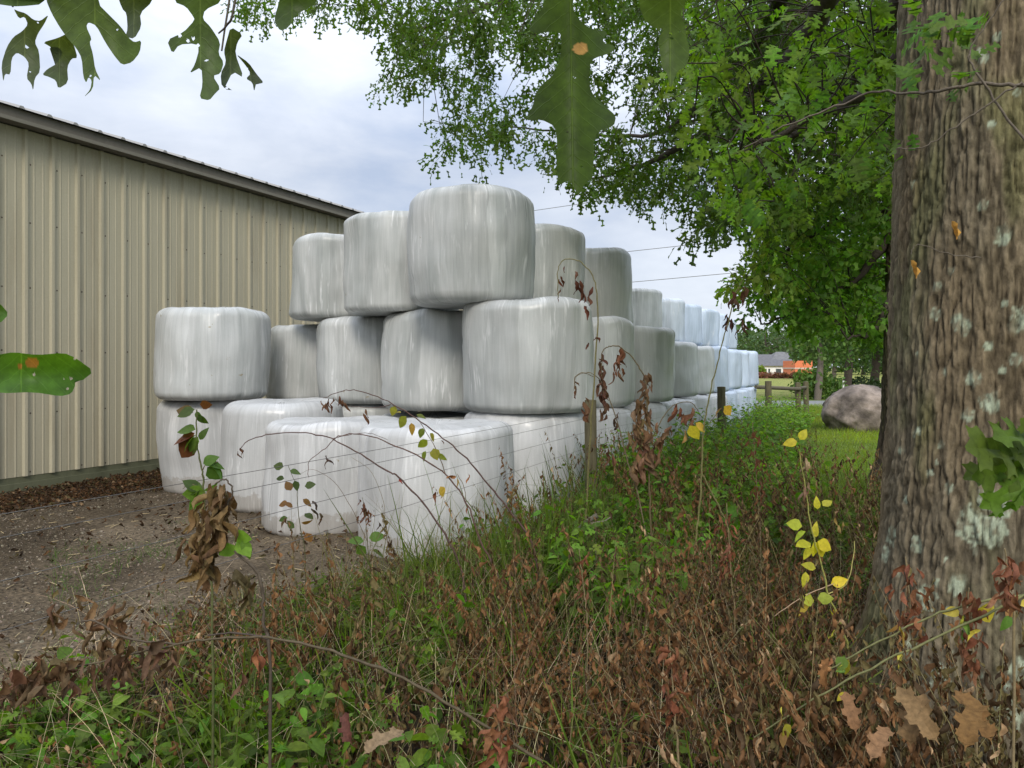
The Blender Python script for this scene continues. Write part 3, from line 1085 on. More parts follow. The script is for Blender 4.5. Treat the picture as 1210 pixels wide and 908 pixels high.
lich = []
for px, py, r in [(1135, 382, .045), (1186, 278, .04), (1150, 448, .035), (1170, 475, .045), (1143, 492, .03), (1085, 512, .025), (1066, 534, .022), (1122, 576, .025),
                  (1052, 635, .05), (1083, 643, .04), (1046, 655, .035), (1150, 620, .07), (1175, 628, .065), (1168, 592, .05), (1187, 600, .04), (1205, 380, .05),
                  (1125, 320, .02), (1200, 425, .03), (1095, 705, .05), (1110, 800, .06), (1190, 845, .06), (1075, 765, .05), (1130, 690, .045), (1106, 372, .03), (1205, 790, .05), (1172, 150, .02), (1160, 65, .03),
                  (1100, 560, .02), (1118, 440, .02), (1190, 520, .03), (1088, 420, .02), (1070, 590, .02)] + [(1045 + 165 * rng.random(), 30 + 820 * rng.random() ** .7, .008 + .016 * rng.random()) for _ in range(28)]:
    # intersect the pixel ray with the trunk front
    r0 = 0.45
    for _ in range(3):
        lo = (px - CX) / FPX
        # solve (d-TD)^2+(lo d-TL)^2=r0^2
        A, B, Cc = 1 + lo * lo, -2 * (TD + lo * TL), TD * TD + TL * TL - r0 * r0
        disc = max(B * B - 4 * A * Cc, 0)
        d = (-B - math.sqrt(disc)) / (2 * A)
        p = W(px, py, d)
        r0 = float(np.interp(p[2], [0, .3, .65, .85, 1.33, 1.84, 3, 6], [.62, .53, .468, .445, .412, .395, .357, .31]))
    lich.append((p, r * 0.8))
mb = bark_trunk(TC[0], TC[1], (-0.15, 6.5), ([0, .3, .65, .85, 1.33, 1.84, 3, 6.5], [.62, .53, .468, .445, .412, .395, .357, .30]), 0.012, 21.0, lich, 3)
mb.build('trunk', M_bark, oak)

# sky-blue gaps are left between sprays: each spray is a twig with lobed leaves
def spray_leaves(mbL, mbT, c, length, nleaf, leaf, base, tms, droop=0.6, hang=None, tw=0.004):
    """a hanging leafy twig ending near c"""
    az = rng.random() * 2 * math.pi
    el = -0.2 - droop * rng.random()
    if hang is None:
        ax = sph(np.array(az), np.array(el))
    else:
        ax = hang + (rng.random(3) - 0.5) * 0.8
        ax /= np.linalg.norm(ax)
    a = c - ax * length * 0.5
    t = rng.random(nleaf) ** 0.7
    side = rng.normal(size=(nleaf, 3))
    P = a + ax * (t * length)[:, None] + side * (length * 0.22 * (0.4 + t))[:, None] * 0.6
    axes = ax * 0.7 + side * 0.75 + np.array([0, 0, -0.35])
    R = frames(axes, rng.normal(size=nleaf) * 0.8)
    sc = leaf * (0.65 + 0.6 * rng.random(nleaf))
    pick_inst(mbL, tms, P, R, sc, jcol(base, nleaf, 0.32, 0.12))
    if mbT is not None:
        tube(mbT, np.array([a, a + ax * length * 0.5 + np.array([0, 0, 0.02]), a + ax * length * 0.95]), tw, tw * 0.4, 4, (0.05, 0.04, 0.03), cap=False)
    return a


def in_poly(px, py, poly):
    x0, y0 = poly[-1]
    inside = False
    for x1, y1 in poly:
        if (y1 > py) != (y0 > py) and px < (x0 - x1) * (py - y1) / (y0 - y1 + 1e-9) + x1:
            inside = not inside
        x0, y0 = x1, y1
    return inside


def limb(mb, pts, r0, r1, sides=8):
    P = smooth_path(np.array(pts), 8)
    P = P + (rng.random(P.shape) - 0.5) * 0.04
    tube(mb, P, r0, r1, sides, (0.07, 0.058, 0.045))
    return P


crownL, crownT = MB(), MB()
top = np.array([TC[0], TC[1], 5.2])
limbs = []
for pts, r0, r1 in [
    ([top, W(960, -230, 5.0), W(800, -110, 7.5), W(640, -20, 9.6), W(480, 40, 11.5)], .13, .015),
    ([top + (0, 0, .5), W(900, -300, 6), W(700, -150, 9), W(560, -60, 11), W(400, -30, 12.5), W(310, 0, 13)], .13, .015),
    ([top - (0, 0, .6), W(1000, -60, 4.6), W(940, 60, 6.2), W(860, 140, 8), W(770, 190, 9.6), W(690, 215, 11)], .12, .012),
    ([top - (0, 0, .3), W(980, -120, 5), W(900, 40, 7.5), W(830, 120, 9.5), W(760, 160, 12), W(600, 150, 13)], .11, .012),
    ([top - (0, 0, .9), W(1060, 10, 4.2), W(1000, 100, 5.0), W(930, 170, 5.6), W(860, 240, 6.2)], .07, .008),
    ([top - (0, 0, .9), W(1080, 30, 3.9), W(1020, 110, 4.0), W(940, 150, 3.9), W(870, 185, 4.0)], .05, .006),
]:
    limbs.append(limb(crownT, pts, r0, r1))
LP = np.concatenate(limbs)


def attach(c, maxd=3.0, tw=0.006):
    q = LP - c
    q2 = np.linalg.norm(q, axis=1) + 0.6 * np.maximum(0, -(q[:, 2]))
    k = np.argmin(q2)
    if q2[k] < maxd:
        a = LP[k]
        m = (a + c) / 2 + np.array([0, 0, 0.12 * q2[k]]) + (rng.random(3) - 0.5) * 0.15
        tube(crownT, smooth_path([a, m, c], 4), tw * 1.6, tw * 0.6, 4, (0.05, 0.04, 0.03), cap=False)


POLY_A = [(280, -20), (292, 22), (318, 30), (345, 12), (375, 18), (398, 38), (450, 30), (462, 60), (432, 92), (438, 106), (470, 108), (512, 120), (505, 165), (520, 186), (575, 186), (600, 165),
          (628, 158), (640, 185), (690, 228), (740, 236), (775, 228), (800, 250), (835, 275), (860, 255), (900, 262), (940, 235), (1070, 225), (1070, -20)]
OAKC = (0.076, 0.130, 0.020)


def dens_a(px, py):
    d = 0.55
    if px > 620 and py > 95:
        d = 0.8
    if px > 700:
        d = 0.9
    if py < 60 and px > 430:
        d = 1.0
    if 590 < px < 720 and 85 < py < 160:
        d = 0.35
    if px < 430:
        d = 0.55
    # the pale hole right of the big leaf
    if ((px - 755) / 45) ** 2 + ((py - 125) / 40) ** 2 < 1:
        d *= 0.25
    return d


cnt = 0
while cnt < 820:
    px, py = 275 + rng.random() * 800, -25 + rng.random() * 330
    if not in_poly(px, py, POLY_A) or rng.random() > dens_a(px, py):
        continue
    d = 8.5 + rng.random() * 4.5
    if px > 820:
        d = 6.5 + rng.random() * 5
    c = W(px, py, d)
    a = spray_leaves(crownL, crownT, c, 0.46 if px < 760 else 0.58, 30, 0.115 if px < 760 else 0.12, OAKC, OAKS, 1.0)
    if rng.random() < (0.15 if px < 760 else 0.4):
        attach(a)
    cnt += 1
POLY_B = [(800, 20), (860, -10), (1075, -10), (1068, 130), (1062, 215), (1035, 195), (990, 205), (930, 238), (900, 268), (872, 255), (835, 225), (815, 130)]
cnt = 0
while cnt < 95:
    px, py = 790 + rng.random() * 290, -10 + rng.random() * 300
    if not in_poly(px, py, POLY_B) or rng.random() < .12:
        continue
    d = 3.2 + rng.random() * 2.6
    c = W(px, py, d)
    a = spray_leaves(crownL, crownT, c, 0.34, 10, 0.095, (0.145, 0.245, 0.03), OAK, 1.0)
    attach(a, 2.5, 0.004)
    cnt += 1
# unseen rest of the crown above the picture, added to shade the weeds
cnt = 0
while cnt < 190:
    ang, rr = rng.random() * 2 * math.pi, 1.2 + 7.0 * math.sqrt(rng.random())
    x, y = TC[0] + math.cos(ang) * rr, TC[1] + math.sin(ang) * rr
    d, l = to_dl(x, y)
    z = 4.6 + rng.random() * 4.5
    if d > 0.5 and z < CAMZ + 0.60 * d + 0.5:
        continue
    if d > 9:
        continue
    spray_leaves(crownL, None, np.array([x, y, z]), 0.8, 22, 0.16, OAKC, OAKS, 1.0)
    cnt += 1
# side limbs above the frame that carry it
for ang in np.arange(0, 6.2, 0.8):
    e = top + np.array([math.cos(ang) * 6, math.sin(ang) * 6, 2.2 + 0.8 * math.sin(3 * ang)])
    d, l = to_dl(e[0], e[1])
    if d < 7:
        limb(crownT, [top + (0, 0, 1), top + (e - top) * 0.5 + (0, 0, .5), e], .12, .02)
crownL.build('crown', M_leaf, oak)
crownT.build('branches', M_twig, oak)
# twigs sprouting across the trunk
mb, ml = MB(), MB()
for pts, r in [([(1215, 102, 2.3), (1169, 99, 2.35), (1124, 104, 2.4), (1083, 111, 2.5), (1032, 109, 2.6), (988, 126, 2.7), (926, 150, 2.8), (880, 175, 2.9)], .006),
               ([(1210, 98, 2.28), (1193, 106, 2.3), (1158, 130, 2.34), (1124, 154, 2.38), (1090, 174, 2.42), (1062, 176, 2.5)], .0035),
               ([(1215, 170, 2.3), (1180, 125, 2.33), (1150, 80, 2.35), (1146, 60, 2.36), (1165, 30, 2.35), (1195, -10, 2.3)], .004),
               ([(1160, 305, 2.45), (1120, 300, 2.42), (1085, 290, 2.42), (1075, 300, 2.42)], .002)]:
    P = smooth_path([W(*p) for p in pts], 6)
    P += (rng.random(P.shape) - 0.5) * 0.008
    tube(mb, P, r, r * 0.45, 6, (0.14, 0.115, 0.09))
    mb.build('twig', M_twig, oak)
    mb = MB()
nl = 70
P, cx_ = [], []
for k in range(nl):
    t = rng.random()
    if rng.random() < 0.72:
        q = W(870 + t * 215, 190 - t * 85 + rng.normal() * 34, 2.55 + rng.random() * 0.45)
    else:
        q = W(1060 + t * 120, 55 + rng.normal() * 36 - t * 20, 2.35 + rng.random() * 0.15)
    P.append(q)
P = np.array(P)
ax = rng.normal(size=(nl, 3)) + np.array([0, 0, -0.5])
pick_inst(ml, OAK, P, frames(ax, rng.normal(size=nl)), 0.06 + 0.05 * rng.random(nl), jcol((0.085, 0.15, 0.03), nl, 0.3) * 1.3)
ml.build('twig_leaves', M_leaf, oak)

# -------- big oak leaves hanging close in front of the lens, from a low limb of the same oak
mt = MB()
lowlimb = smooth_path([top - np.array((0, 0, 1.0)), np.array([TC[0] - 0.2, TC[1] - 0.9, 3.6]), W(760, -560, 1.2), W(680, -420, 0.9), W(380, -420, 0.95), W(120, -330, 0.9), W(-150, -300, .9)], 8)
tube(mt, lowlimb, 0.035, 0.008, 8, (0.09, 0.075, 0.055))


def drawn_leaf(name, zpts, zs, ox, oy, d, curve, mid, spots, base=(0.060, 0.105, 0.022), label=None, sub=2, parent=oak, twist=0.0):
    pts = [(ox + x / zs, oy + y / zs) for x, y in zpts]
    ys_ = [p[1] for p in pts]
    xs_ = [p[0] for p in pts]
    y0, y1 = min(ys_), max(ys_)

    def tw(x, y):
        m = mid(y)
        k = abs(x - m) / 50.0
        dd = d + curve * k * k * d * 0.1 + 0.02 * d * math.sin((y - y0) / max(y1 - y0, 1) * 3.0) + twist * d * (x - m) / 100.0
        return W(x, y, dd)

    def cf(x, y):
        c = np.array(base) * (0.85 + 0.4 * float(vnoise(np.array([x * 0.05, y * 0.05, 1.0]), 4)))
        for (sx, sy, sr, sc) in spots:
            q = math.hypot(x - sx, (y - sy) * 1.3) / sr
            if q < 1:
                c = np.array(sc)
        return c
    vis = [p for p in pts if p[1] > -5 and p[0] > -5]
    holes = []
    for _ in range(5 if len(vis) and max(p[0] for p in vis) - min(p[0] for p in vis) > 55 else 1):
        if len(vis) > 3:
            i, j, k = rng.choice(len(vis), 3, replace=False)
            wgt = rng.dirichlet((1, 1, 1))
            hx = sum(wgt[q] * vis[e][0] for q, e in enumerate((i, j, k)))
            hy = sum(wgt[q] * vis[e][1] for q, e in enumerate((i, j, k)))
            holes.append((hx, hy, 1.0 + 1.3 * rng.random() ** 2))
    V, F, C, P2 = poly_leaf(pts, tw, cf, sub + 1, holes)
    m = MB()
    m.raw(V, F, C)
    o = m.build(name, M_vein, parent)
    va = o.data.attributes.new('Vein', 'FLOAT_VECTOR', 'POINT')
    va.data.foreach_set('vector', np.array([(x - mid(y), y, 0.0) for x, y in P2], np.float32).ravel())
    if label:
        o['label'] = label
    return o


BIG = [(180, -300), (170, -120), (180, -40), (150, 50), (90, 130), (115, 150), (235, 140), (240, 200), (235, 260), (210, 330), (130, 400), (110, 480), (75, 540), (150, 535), (210, 565), (222, 640), (216, 760), (230, 830), (262, 812),
       (285, 820), (300, 850), (320, 875), (345, 820), (380, 800), (385, 700), (385, 640), (400, 590), (475, 565), (485, 520), (430, 470), (375, 420), (362, 350), (370, 280), (390, 260), (470, 235), (480, 205), (420, 190), (450, 140), (370, 130), (320, 90),
       (290, 40), (300, -60), (330, -160), (300, -300)]
drawn_leaf('oak_leaf', BIG, 3.785, 600, 0, 0.66, 0.55, lambda y: 674 + y * 0.015, [(686, 58, 9, (0.42, 0.24, 0.09))], (0.042, 0.075, 0.008), 'big hanging oak leaf with a tan spot, in front of the crown', 3)
tube(mt, [W(674, -75, .66), W(676, -200, .68), W(682, -415, .9)], 0.0012, 0.002, 5, (0.09, 0.1, 0.04))
SEC = [(600, -60), (585, 20), (610, 90), (650, 125), (700, 130), (672, 170), (680, 240), (690, 310), (712, 325), (728, 405), (755, 320), (800, 300), (815, 230), (800, 170), (790, 100), (770, 60), (800, 10), (780, -60)]
drawn_leaf('oak_leaf', SEC, 3.785, 600, 0, 0.85, 0.5, lambda y: 792, [], (0.06, 0.10, 0.018), 'blurred green oak leaf right of the big hanging one', 2)
tube(mt, [W(790, -14, .85), W(760, -200, .9), W(720, -470, 1.0)], 0.001, 0.002, 5, (0.09, 0.1, 0.04))

# top-left hanging cluster; outlines read from a x3.78 enlargement
TLv = [
    ([(190, -120), (205, 0), (230, 60), (265, 120), (300, 170), (340, 215), (365, 260), (372, 345), (385, 372), (395, 345), (410, 360), (404, 400), (372, 438), (415, 400), (420, 335), (452, 365), (425, 310), (415, 240), (400, 190), (410, 175), (385, 120), (395, 100),
      (430, 115), (470, 190), (510, 250), (545, 292), (590, 280), (625, 235), (632, 180), (600, 190), (575, 170), (540, 120), (480, 60), (440, 20), (430, -120)], 0.62, (0.075, 0.115, 0.03), 'large ragged oak leaf at the top left against the sky'),
    ([(60, 40), (85, 85), (110, 75), (125, 110), (100, 140), (60, 165), (30, 210), (5, 290), (15, 370), (22, 330), (47, 335), (52, 260), (75, 235), (110, 255), (130, 285), (118, 350), (140, 375), (148, 408), (155, 350), (180, 320), (175, 230), (155, 190), (170, 150), (200, 105), (218, 65), (180, 95), (150, 90), (115, 60), (80, 50)],
     0.72, (0.075, 0.1, 0.05), 'curled dark oak leaf at the far top left'),
    ([(190, 190), (260, 170), (300, 150), (330, 200), (347, 260), (320, 262), (300, 300), (305, 370), (260, 398), (250, 360), (220, 345), (188, 335), (210, 310), (255, 285), (280, 240), (265, 212), (225, 210)], 0.66, (0.065, 0.09, 0.04), 'small twisted oak leaf below the large top-left one'),
    ([(-60, -60), (-60, 12), (60, 30), (110, 28), (190, 20), (230, -60)], 0.64, (0.06, 0.1, 0.03), None),
    ([(510, -60), (545, 40), (565, 60), (570, 130), (560, 165), (600, 175), (632, 120), (625, 60), (680, 10), (690, -60)], 0.68, (0.05, 0.07, 0.03), None),
    ([(778, 10), (830, 30), (860, 70), (870, 90), (820, 145), (745, 180), (770, 242), (800, 200), (870, 195), (890, 220), (870, 290), (845, 330), (900, 300), (905, 380), (890, 440), (935, 450), (960, 420), (985, 395), (950, 340), (985, 330), (1000, 280), (975, 240), (985, 190), (940, 120), (905, 85), (915, 45), (990, 10), (985, -60), (790, -60)],
     0.72, (0.07, 0.11, 0.035), 'ragged oak leaf with torn lobes left of the crown'),
    ([(1010, 190), (1030, 120), (1085, 155), (1060, 190), (1050, 240), (1090, 350), (1040, 320), (1000, 400), (1045, 405), (990, 390), (985, 330), (1010, 280), (1000, 230)], 0.75, (0.06, 0.085, 0.04), None),
    ([(1052, 240), (1110, 280), (1145, 330), (1180, 372), (1145, 370), (1135, 412), (1128, 370), (1098, 352), (1120, 330), (1095, 290)], 0.76, (0.05, 0.07, 0.035), None),
    ([(845, -60), (830, 10), (815, 60), (835, 95), (862, 80), (880, 45), (948, 8), (960, -60)], 0, None, None),
]
for pts, d, base, lab in TLv[:-1]:
    mx = sum(p[0] for p in pts) / len(pts) / 3.78
    drawn_leaf('oak_leaf', pts, 3.78, 0, 0, d, 0.35, (lambda y, mx=mx: mx), [], base, lab, 2, twist=rng.normal() * 0.03)
drawn_leaf('oak_leaf', [(845, -60), (830, 10), (815, 60), (835, 95), (862, 80), (880, 45), (948, 8), (960, -60)], 2.52, 0, 0, 0.8, 0.35, lambda y: 345, [], (0.05, 0.085, 0.02), None, 2)
for (x, y, d, x2) in [(85, -20, .62, 90), (262, 60, .74, 285), (240, -10, .72, 250), (345, -16, .8, 360), (160, -12, .68, 170), (15, 8, .7, 10), (10, -10, .64, 0)]:
    tube(mt, smooth_path([W(x, y, d), W(x * .5 + x2 * .5 + 4, y - 130, d + .08), W(x2, -345, .93)], 5), 0.0009, 0.002, 5, (0.07, 0.06, 0.04))
tube(mt, smooth_path([W(258, 40, .74), W(268, 30, .74), W(276, 10, .74), W(285, -80, .8), W(290, -380, .93)], 5), 0.0008, 0.0018, 5, (0.06, 0.05, 0.035))
mt.build('low_limb', M_twig, oak)

# ------------------------------------------------------------------ near saplings at both picture edges
sap = thing('oak_sapling', 'oak sapling at the left edge, one glossy leaf reaching in front of the barn wall', 'sapling', (*W(-150, 500, 0.8)[:2], 0))
LEFT = [(-160, 330), (-60, 305), (0, 300), (40, 293), (110, 302), (190, 295), (225, 310), (280, 350), (240, 382), (214, 366), (226, 388), (213, 417), (180, 425), (100, 412), (0, 416), (-160, 395)]
drawn_leaf('leaf', LEFT, 2.52, 0, 300, 0.72, 0.3, lambda y: 25, [(38, 429, 8, (0.3, 0.14, 0.05)), (24, 433, 3, (0.3, 0.14, 0.05))], (0.065, 0.15, 0.02), None, 3, parent=sap)
drawn_leaf('leaf', [(-120, 120), (-40, 130), (0, 148), (27, 180), (0, 208), (-60, 215), (-120, 190)], 2.52, 0, 300, 0.75, 0.3, lambda y: -20, [], (0.06, 0.13, 0.02), None, 2, parent=sap)
mb = MB()
sx, sy = W(-150, 500, 0.8)[:2]
tube(mb, smooth_path([np.array([sx, sy, float(gz(sx, sy)) - 0.05]), np.array([sx + .02, sy, 0.8]), np.array([sx, sy + .03, 1.62]), np.array([sx + .02, sy, 1.9])], 6), 0.009, 0.003, 6, (0.08, 0.07, 0.045))
tube(mb, [np.array([sx, sy + .02, 1.5]), W(-62, 444, .73)], 0.002, 0.0012, 5, (0.09, 0.11, 0.04))
tube(mb, [np.array([sx, sy + .02, 1.6]), W(-46, 366, .75)], 0.002, 0.0012, 5, (0.09, 0.11, 0.04))
mb.build('stem', M_twig, sap)

sap = thing('oak_sapling', 'leafy green sprig in front of the oak trunk at the right edge', 'sapling', (*W(1290, 700, 1.25)[:2], 0))
mb, ml = MB(), MB()
sx, sy = W(1290, 700, 1.25)[:2]
tube(mb, smooth_path([np.array([sx, sy, float(gz(sx, sy)) - 0.05]), np.array([sx - .02, sy, 0.8]), np.array([sx, sy + .03, 1.25]), W(1270, 380, 1.25)], 6), 0.008, 0.003, 6, (0.08, 0.07, 0.045))
specs = [(1222, 535, 1120, 520, .0), (1225, 548, 1148, 575, .5), (1218, 560, 1170, 612, .3), (1220, 520, 1180, 500, -.3), (1212, 575, 1190, 640, .8), (1230, 530, 1205, 480, .2), (1215, 545, 1130, 545, -.4)]
for (x, y, x2, y2, roll) in specs:
    a, b = W(x, y, 1.25 + 0.05 * rng.random()), W(x2, y2, 1.18 + 0.08 * rng.random())
    ax = (b - a)[None]
    L = np.linalg.norm(ax)
    ml.inst(OAKN[rng.integers(4)], a[None], frames(ax, np.array([roll * .9]), -FW + np.array([0, 0, .5])), np.array([L * 0.68]), jcol((0.085, 0.15, 0.018), 1, 0.25))
    tube(mb, [a, W(1285, 560 + (y - 540) * 2, 1.25)], 0.0012, 0.002, 5, (0.1, 0.11, 0.05))
mb.build('stem', M_twig, sap)
ml.build('leaves', M_near, sap)

# ================================================================== MAPLE BEHIND THE OAK
mc = W(1078, 590, 8.8)
maple = thing('maple_tree', 'full green tree standing behind the big oak trunk, its boughs drooping over the lawn', 'tree', (mc[0], mc[1], 0))
bark_trunk(mc[0], mc[1], (-0.3, 6), ([-.2, .1, .4, 1, 2, 6], [.62, .48, .38, .33, .30, .2]), 0.014, 7, [], 9, (0.13, 0.10, 0.075), 160, 200).build('trunk', M_bark, maple)
ml, mt = MB(), MB()
limbs = []
mtop = np.array([mc[0], mc[1], 3.4])
for pts in [[mtop, W(1000, 260, 9.3), W(940, 290, 9.8), W(885, 330, 10.2)], [mtop, W(1010, 330, 9.0), W(960, 360, 9.2), W(900, 385, 9.5)], [mtop + (0, 0, .6), W(1010, 190, 9.5), W(960, 220, 10.5), W(910, 270, 11)],
            [mtop, W(1040, 380, 8.6), W(1000, 400, 8.3)], [mtop + (0, 0, 1), W(1100, 100, 9.5), W(1150, 50, 10)], [mtop, mtop + (1.5, 1.5, 1.2), mtop + (3, 2.5, 1.6)], [mtop, mtop + (2, -.5, 1.2), mtop + (3.4, -1, 1.6)]]:
    limbs.append(limb(mt, pts, .06, .01, 6))
LP = np.concatenate(limbs)
POLY_C = [(852, 350), (868, 322), (872, 298), (905, 262), (950, 225), (1000, 195), (1062, 190), (1062, 405), (1035, 405), (1000, 388), (960, 392), (930, 380), (895, 384), (878, 376), (868, 362)]
cnt = 0
MAP = [fold_leaf(3, 0.42, 0.15, 0.2), oak_leaf(11, .25, .2, .5, 2, .2), oak_leaf(12, .25, .3, .5, 2, .2)]
while cnt < 500:
    px, py = 845 + rng.random() * 225, 185 + rng.random() * 255
    if not in_poly(px, py, POLY_C):
        continue
    d = 8.2 + rng.random() * 3.8
    if px < 900 and rng.random() < 0.45:
        continue
    pale = px < 950 and py < 345  # sunlit upper left of the crown, painted as lighter leaf colour
    c = W(px, py, d)
    base = (0.27, 0.36, 0.08) if (pale and rng.random() < .7) else ((0.15, 0.28, 0.04) if rng.random() < .7 else (0.095, 0.18, 0.026))
    a = spray_leaves(ml, mt, c, 0.42, 20, 0.085, base, MAP, 0.5)
    if rng.random() < 0.5:
        q = LP - a
        k = np.argmin(np.linalg.norm(q, axis=1))
        tube(mt, smooth_path([LP[k], (LP[k] + a) / 2 + (0, 0, .08), a], 3), 0.007, 0.003, 4, (0.05, 0.04, 0.03), cap=False)
    cnt += 1
cnt = 0
while cnt < 160:   # the rest of the crown, behind the oak trunk and above
    q = rng.normal(size=3) * np.array([1.7, 1.7, 1.2]) + mtop + np.array([1.2, .6, 1.0])
    d, l = to_dl(q[0], q[1])
    px, py = CX + l / d * FPX, HY - (q[2] - CAMZ) / d * FPX
    if px < 1040 and py > 190:
        continue
    spray_leaves(ml, None, q, 0.5, 20, 0.11, (0.11, 0.19, 0.025), MAP, 0.5)
    cnt += 1
ml.build('crown', M_leaf, maple)
mt.build('branches', M_twig, maple)

# ================================================================== BOULDER
bm = bmesh.new()
bmesh.ops.create_icosphere(bm, subdivisions=5, radius=1)
V = np.array([v.co[:] for v in bm.verts])
F = np.array([[v.index for v in f.verts] for f in bm.faces])
bm.free()
bc = W(1018, 500, 20.0)
dirs = rng.normal(size=(12, 3))
dirs /= np.linalg.norm(dirs, axis=1, keepdims=True)
cut = 0.84 + 0.13 * rng.random(12)
s = np.ones(len(V))
for dv, cu in zip(dirs, cut):
    dp = V @ dv
    s = np.minimum(s, np.where(dp > 1e-3, cu / np.maximum(dp, 1e-3), 9))
V = V * s[:, None]
V = V * (1 + 0.16 * (fbm(V * 1.6, 41, 4) - 0.5)[:, None] + 0.09 * (fbm(V * 5, 43, 4) - 0.5)[:, None] - 0.05 * np.exp(-((fbm(V * 2.2 + 9, 44, 3) - .5) / .03) ** 2)[:, None])
tone = fbm(V * 3.2 + 3, 47, 6)
C = np.array([0.16, 0.13, 0.108]) * (0.55 + 1.0 * sstep(.25, .75, tone))[:, None]
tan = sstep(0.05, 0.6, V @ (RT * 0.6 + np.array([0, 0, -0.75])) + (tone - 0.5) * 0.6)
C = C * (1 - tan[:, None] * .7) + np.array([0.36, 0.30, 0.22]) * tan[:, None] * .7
V = V * np.array([1.0, 0.95, 0.82]) + np.array([bc[0], bc[1], float(gz(bc[0], bc[1])) + 0.42])
mb = MB()
mb.raw(V, F, C)
tag(mb.build('boulder', M_rock), 'large rounded grey-brown boulder sitting on the lawn left of the oak trunk', 'boulder')

# ================================================================== FAR HOUSE ETC
def far_box(mb, px0, px1, py0, py1, d, depth, col):
    a, b = W(px0, py0, d), W(px1, py1, d)
    z0, z1 = min(a[2], b[2]), max(a[2], b[2])
    V = []
    for z in (z0, z1):
        for q in (a, b):
            for e in (0, depth):
                V.append((q[0] + FW[0] * e, q[1] + FW[1] * e, z))
    F = [(0, 2, 3, 1), (4, 5, 7, 6), (0, 4, 6, 2), (1, 3, 7, 5), (0, 1, 5, 4), (2, 6, 7, 3)]
    mb.raw(V, F, col)


hd = 120.0
hb = W(915, 445, hd)
house = thing('house', 'low white house with a grey shingle roof beyond the field', 'house', (hb[0], hb[1], 0))
mb = MB()
far_box(mb, 868, 937, 432, 447.3, hd, 8, (0.82, 0.82, 0.80))
mb.build('wall', M_paint, house, False)
mb = MB()
a0, a1 = W(862, 432.5, hd - .4), W(940, 432.5, hd - .4)
r0, r1 = W(866, 419, hd + 4), W(932, 419, hd + 4)
back0, back1 = a0 + FW * 9.2, a1 + FW * 9.2
mb.raw([a0, a1, r1, r0, back0, back1], [(0, 1, 2, 3), (3, 2, 5, 4), (0, 3, 4), (1, 5, 2)], (0.13, 0.13, 0.14))
mb.build('roof', M_roofsh, house, False)
mb = MB()
a0, a1, t = W(912, 425, hd + 2), W(933, 425, hd + 2), W(920, 416, hd + 4)
mb.raw([a0, a1, W(931, 416, hd + 4), W(917, 416, hd + 4), a0 + FW * 5, a1 + FW * 5], [(0, 1, 2, 3), (3, 2, 5, 4), (0, 3, 4), (1, 5, 2)], (0.16, 0.16, 0.165))
mb.build('dormer_roof', M_roofsh, house, False)
for x0, x1, y0, y1 in [(903, 906, 436, 442), (908, 910, 436, 442), (917, 923, 436, 442), (928, 934, 435.5, 445)]:
    mb = MB()
    far_box(mb, x0, x1, y0, y1, hd - .06, .12, (0.07, 0.085, 0.09))
    mb.build('window', M_paint, house, False)
# orange box trailer
ob = W(950, 445, 112)
tr = thing('box_trailer', 'bright orange box trailer parked beside the white house', 'trailer', (ob[0], ob[1], 0))
mb = MB()
far_box(mb, 939.5, 960, 426.5, 445.0, 112, 5, (0.66, 0.19, 0.085))
mb.build('body', M_paint, tr, False)
mb = MB()
far_box(mb, 939, 960.5, 434.6, 436.4, 111.95, 5.1, (0.55, 0.42, 0.36))
mb.build('stripe', M_paint, tr, False)
for x in (944, 955):
    mb = MB()
    c = W(x, 446, 111.8)
    tube(mb, [c, c + FW * 0.3], .42, .42, 12, (0.03, 0.03, 0.03))
    mb.build('wheel', M_paint, tr)


def leaf_mass(mb, n, centre, rad3, leaf, base, tms=OV, seed=0, shell=0.45):
    p = rng.normal(size=(n, 3))
    p /= np.linalg.norm(p, axis=1, keepdims=True)
    p *= (shell + (1 - shell) * rng.random((n, 1)))
    nn = fbm(p * 2.2 + seed, seed, 3)
    p = p * (0.55 + 0.9 * nn)[:, None]
    pos = centre + p * rad3
    R = frames(rng.normal(size=(n, 3)) + np.array([0, 0, -.3]), rng.normal(size=n))
    c = jcol(base, n, 0.35, 0.12)
    pick_inst(mb, tms, pos, R, leaf * (0.6 + 0.8 * rng.random(n)), c)


# red-brown hedge in front of the house
mb = MB()
n = 2600
t = rng.random(n)
P = np.array([W(880 + 95 * a, 0, 100)[:2] for a in t])
z = rng.random(n) ** 1.2 * 0.68 * (0.75 + 0.5 * vnoise(np.stack([t * 30, t * 0, t * 0], -1), 3)) - 0.2
pos = np.stack([P[:, 0], P[:, 1] + rng.normal(size=n) * .5, z], -1)
pick_inst(mb, OV, pos, frames(rng.normal(size=(n, 3)), rng.normal(size=n)), 0.2 + 0.2 * rng.random(n), jcol((0.22, 0.10, 0.07), n, .4))
tag(mb.build('hedge', M_far), 'low reddish hedge along the far side of the field', 'hedge')

